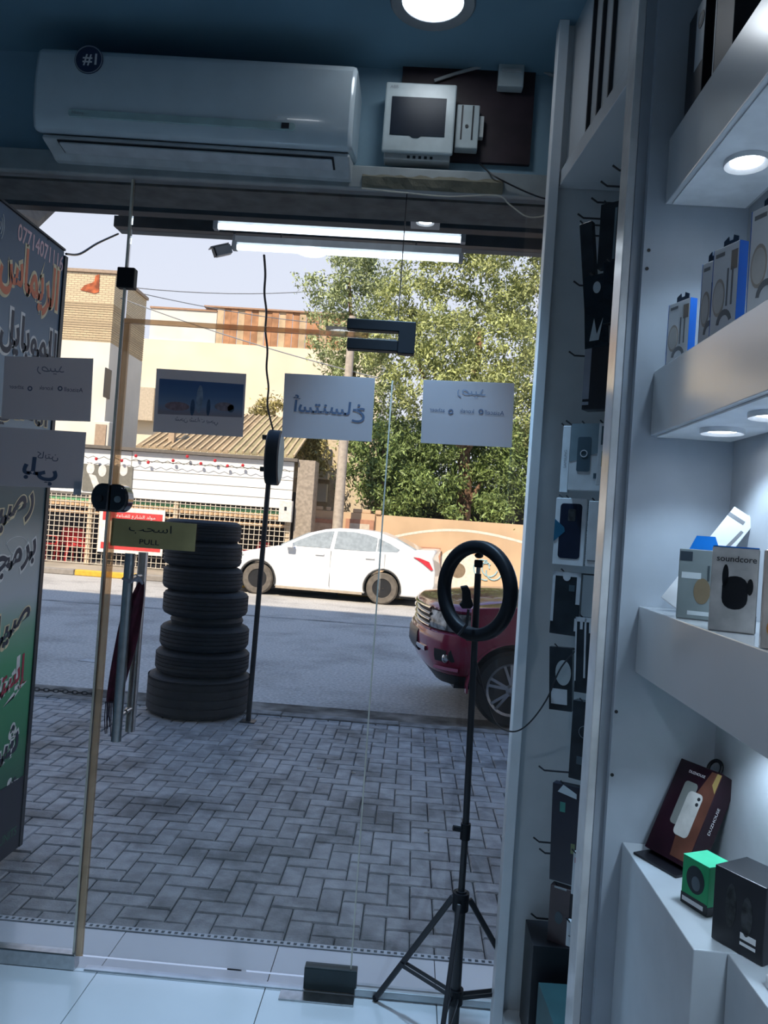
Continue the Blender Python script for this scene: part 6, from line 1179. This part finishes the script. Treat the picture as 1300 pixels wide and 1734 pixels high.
def tree(name, label, base, trunk, clumps, mat, r0=0.22, branches=()):
    t = thing(name, label, 'tree', base, 'trees behind the tan wall')
    n = len(trunk); MB().tube(trunk, [r0 * (1 - 0.6 * i / (n - 1)) for i in range(n)], 10).build('trunk', bark, t, smooth=True)
    for br in branches: MB().tube(br, [0.11, 0.08, 0.03][:len(br)], 7).build('branch', bark, t, smooth=True)
    foliage(clumps, 70, 0.08, 'foliage', mat, t); return t
YA = 24.0
bA = at(783, 890, Y=YA); bA.z = 0.02
cl = [blob(700, 500, YA, 62, 34), blob(760, 470, YA + .5, 55, 28), blob(840, 480, YA, 70, 40), blob(910, 520, YA, 70, 40), blob(680, 590, YA - .5, 60, 34), blob(760, 570, YA - 1, 62, 36), blob(850, 590, YA - 1, 66, 40), blob(920, 640, YA - .5, 60, 34), blob(720, 655, YA - 1, 60, 36), blob(800, 650, YA - 1.2, 55, 34), blob(890, 720, YA - .6, 55, 34), blob(830, 400, YA, 70, 34), blob(740, 400, YA, 60, 28), blob(920, 420, YA, 70, 34), blob(980, 560, YA, 80, 30), blob(980, 740, YA, 70, 26), blob(830, 520, YA + 1.6, 80, 30), blob(760, 610, YA + 1.6, 80, 30), blob(860, 680, YA + 1.5, 70, 26)]
tree('shade_tree', 'big leafy tree with reddish trunk standing behind the tan wall', bA, [bA, at(788, 800, Y=YA), at(780, 745, Y=YA), at(800, 660, Y=YA), at(815, 560, Y=YA)], cl, leafm, 0.27, [(at(786, 770, Y=YA), at(830, 700, Y=YA), at(880, 620, Y=YA)), (at(782, 750, Y=YA), at(740, 690, Y=YA), at(700, 600, Y=YA)), (at(794, 850, Y=YA - .1), at(806, 832, Y=YA - .1), at(815, 815, Y=YA - .1))])
bB = at(610, 890, Y=YA + 1.5); bB.z = 0.02
cl = [blob(590, 470, YA + 1.5, 42, 20), blob(560, 520, YA + 1.5, 40, 18), blob(620, 520, YA + 1.5, 48, 24), blob(565, 585, YA + 1, 42, 20), blob(620, 600, YA + 1, 50, 28), blob(640, 670, YA + .5, 50, 28), blob(600, 430, YA + 1.5, 40, 16), blob(650, 450, YA + 1.5, 45, 20), blob(530, 480, YA + 1.5, 18, 5), blob(575, 640, YA + 1, 34, 12)]
tree('slender_tree', 'lighter slender tree left of the big tree, behind the dark patch fitting', bB, [bB, at(600, 760, Y=YA + 1.5), at(598, 600, Y=YA + 1.5), at(590, 470, Y=YA + 1.5)], cl, M('pale tree leaf', (0.40, 0.46, 0.22), 0.55, var=0.15, scale=1, island=0.4), 0.14)
bC = at(640, 890, Y=22.6); bC.z = 0.02
cl = [blob(650, 760, 23.0, 55, 34), blob(620, 800, 22.8, 42, 24), blob(690, 780, 22.9, 45, 28), blob(700, 830, 22.6, 36, 22), blob(650, 830, 22.8, 40, 24), blob(610, 745, 23.0, 34, 16), blob(740, 745, 23.2, 40, 22), blob(745, 800, 23.3, 40, 20), blob(665, 868, 22.4, 26, 14), blob(730, 840, 23.0, 30, 12)]
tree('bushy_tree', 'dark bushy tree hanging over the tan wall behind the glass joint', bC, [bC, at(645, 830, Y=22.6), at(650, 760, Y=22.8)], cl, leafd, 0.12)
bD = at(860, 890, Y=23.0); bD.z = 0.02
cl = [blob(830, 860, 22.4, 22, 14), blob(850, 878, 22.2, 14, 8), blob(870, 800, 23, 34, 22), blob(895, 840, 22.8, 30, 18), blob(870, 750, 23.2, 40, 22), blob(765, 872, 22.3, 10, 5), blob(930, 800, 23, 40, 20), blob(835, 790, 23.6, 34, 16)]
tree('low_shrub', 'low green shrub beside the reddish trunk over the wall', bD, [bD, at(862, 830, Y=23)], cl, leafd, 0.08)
bE = at(470, 890, Y=28.5); bE.z = 0.02
cl = [blob(462, 690, 28.5, 24, 12), blob(440, 700, 28.5, 14, 6), blob(520, 755, 24, 24, 12), blob(540, 775, 24, 20, 10), blob(500, 740, 24.5, 18, 8)]
tree('roadside_sapling', 'thin yellowish sapling showing between the two sheets on the door', bE, [bE, at(468, 780, Y=28.5), at(465, 690, Y=28.5)], cl, M('yellowish leaf', (0.42, 0.36, 0.14), 0.6, var=0.15, scale=1, island=0.4), 0.07)
# dark hedge mass behind the wall
hd = thing('back_hedge', 'dark dense hedge filling the gap below the trees behind the wall', 'hedge', (at(760, 890, Y=26).x, 26, 0.02))
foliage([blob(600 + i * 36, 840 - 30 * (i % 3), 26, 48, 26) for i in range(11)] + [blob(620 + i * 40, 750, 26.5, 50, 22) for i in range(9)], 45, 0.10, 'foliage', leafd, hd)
MB().box(at(600, 860, Y=27).x, at(1000, 860, Y=27).x, 27.3, 27.6, 0.02, 3.2).build('back_fence', M('dark fence', (0.06, 0.06, 0.05), 0.9), hd)
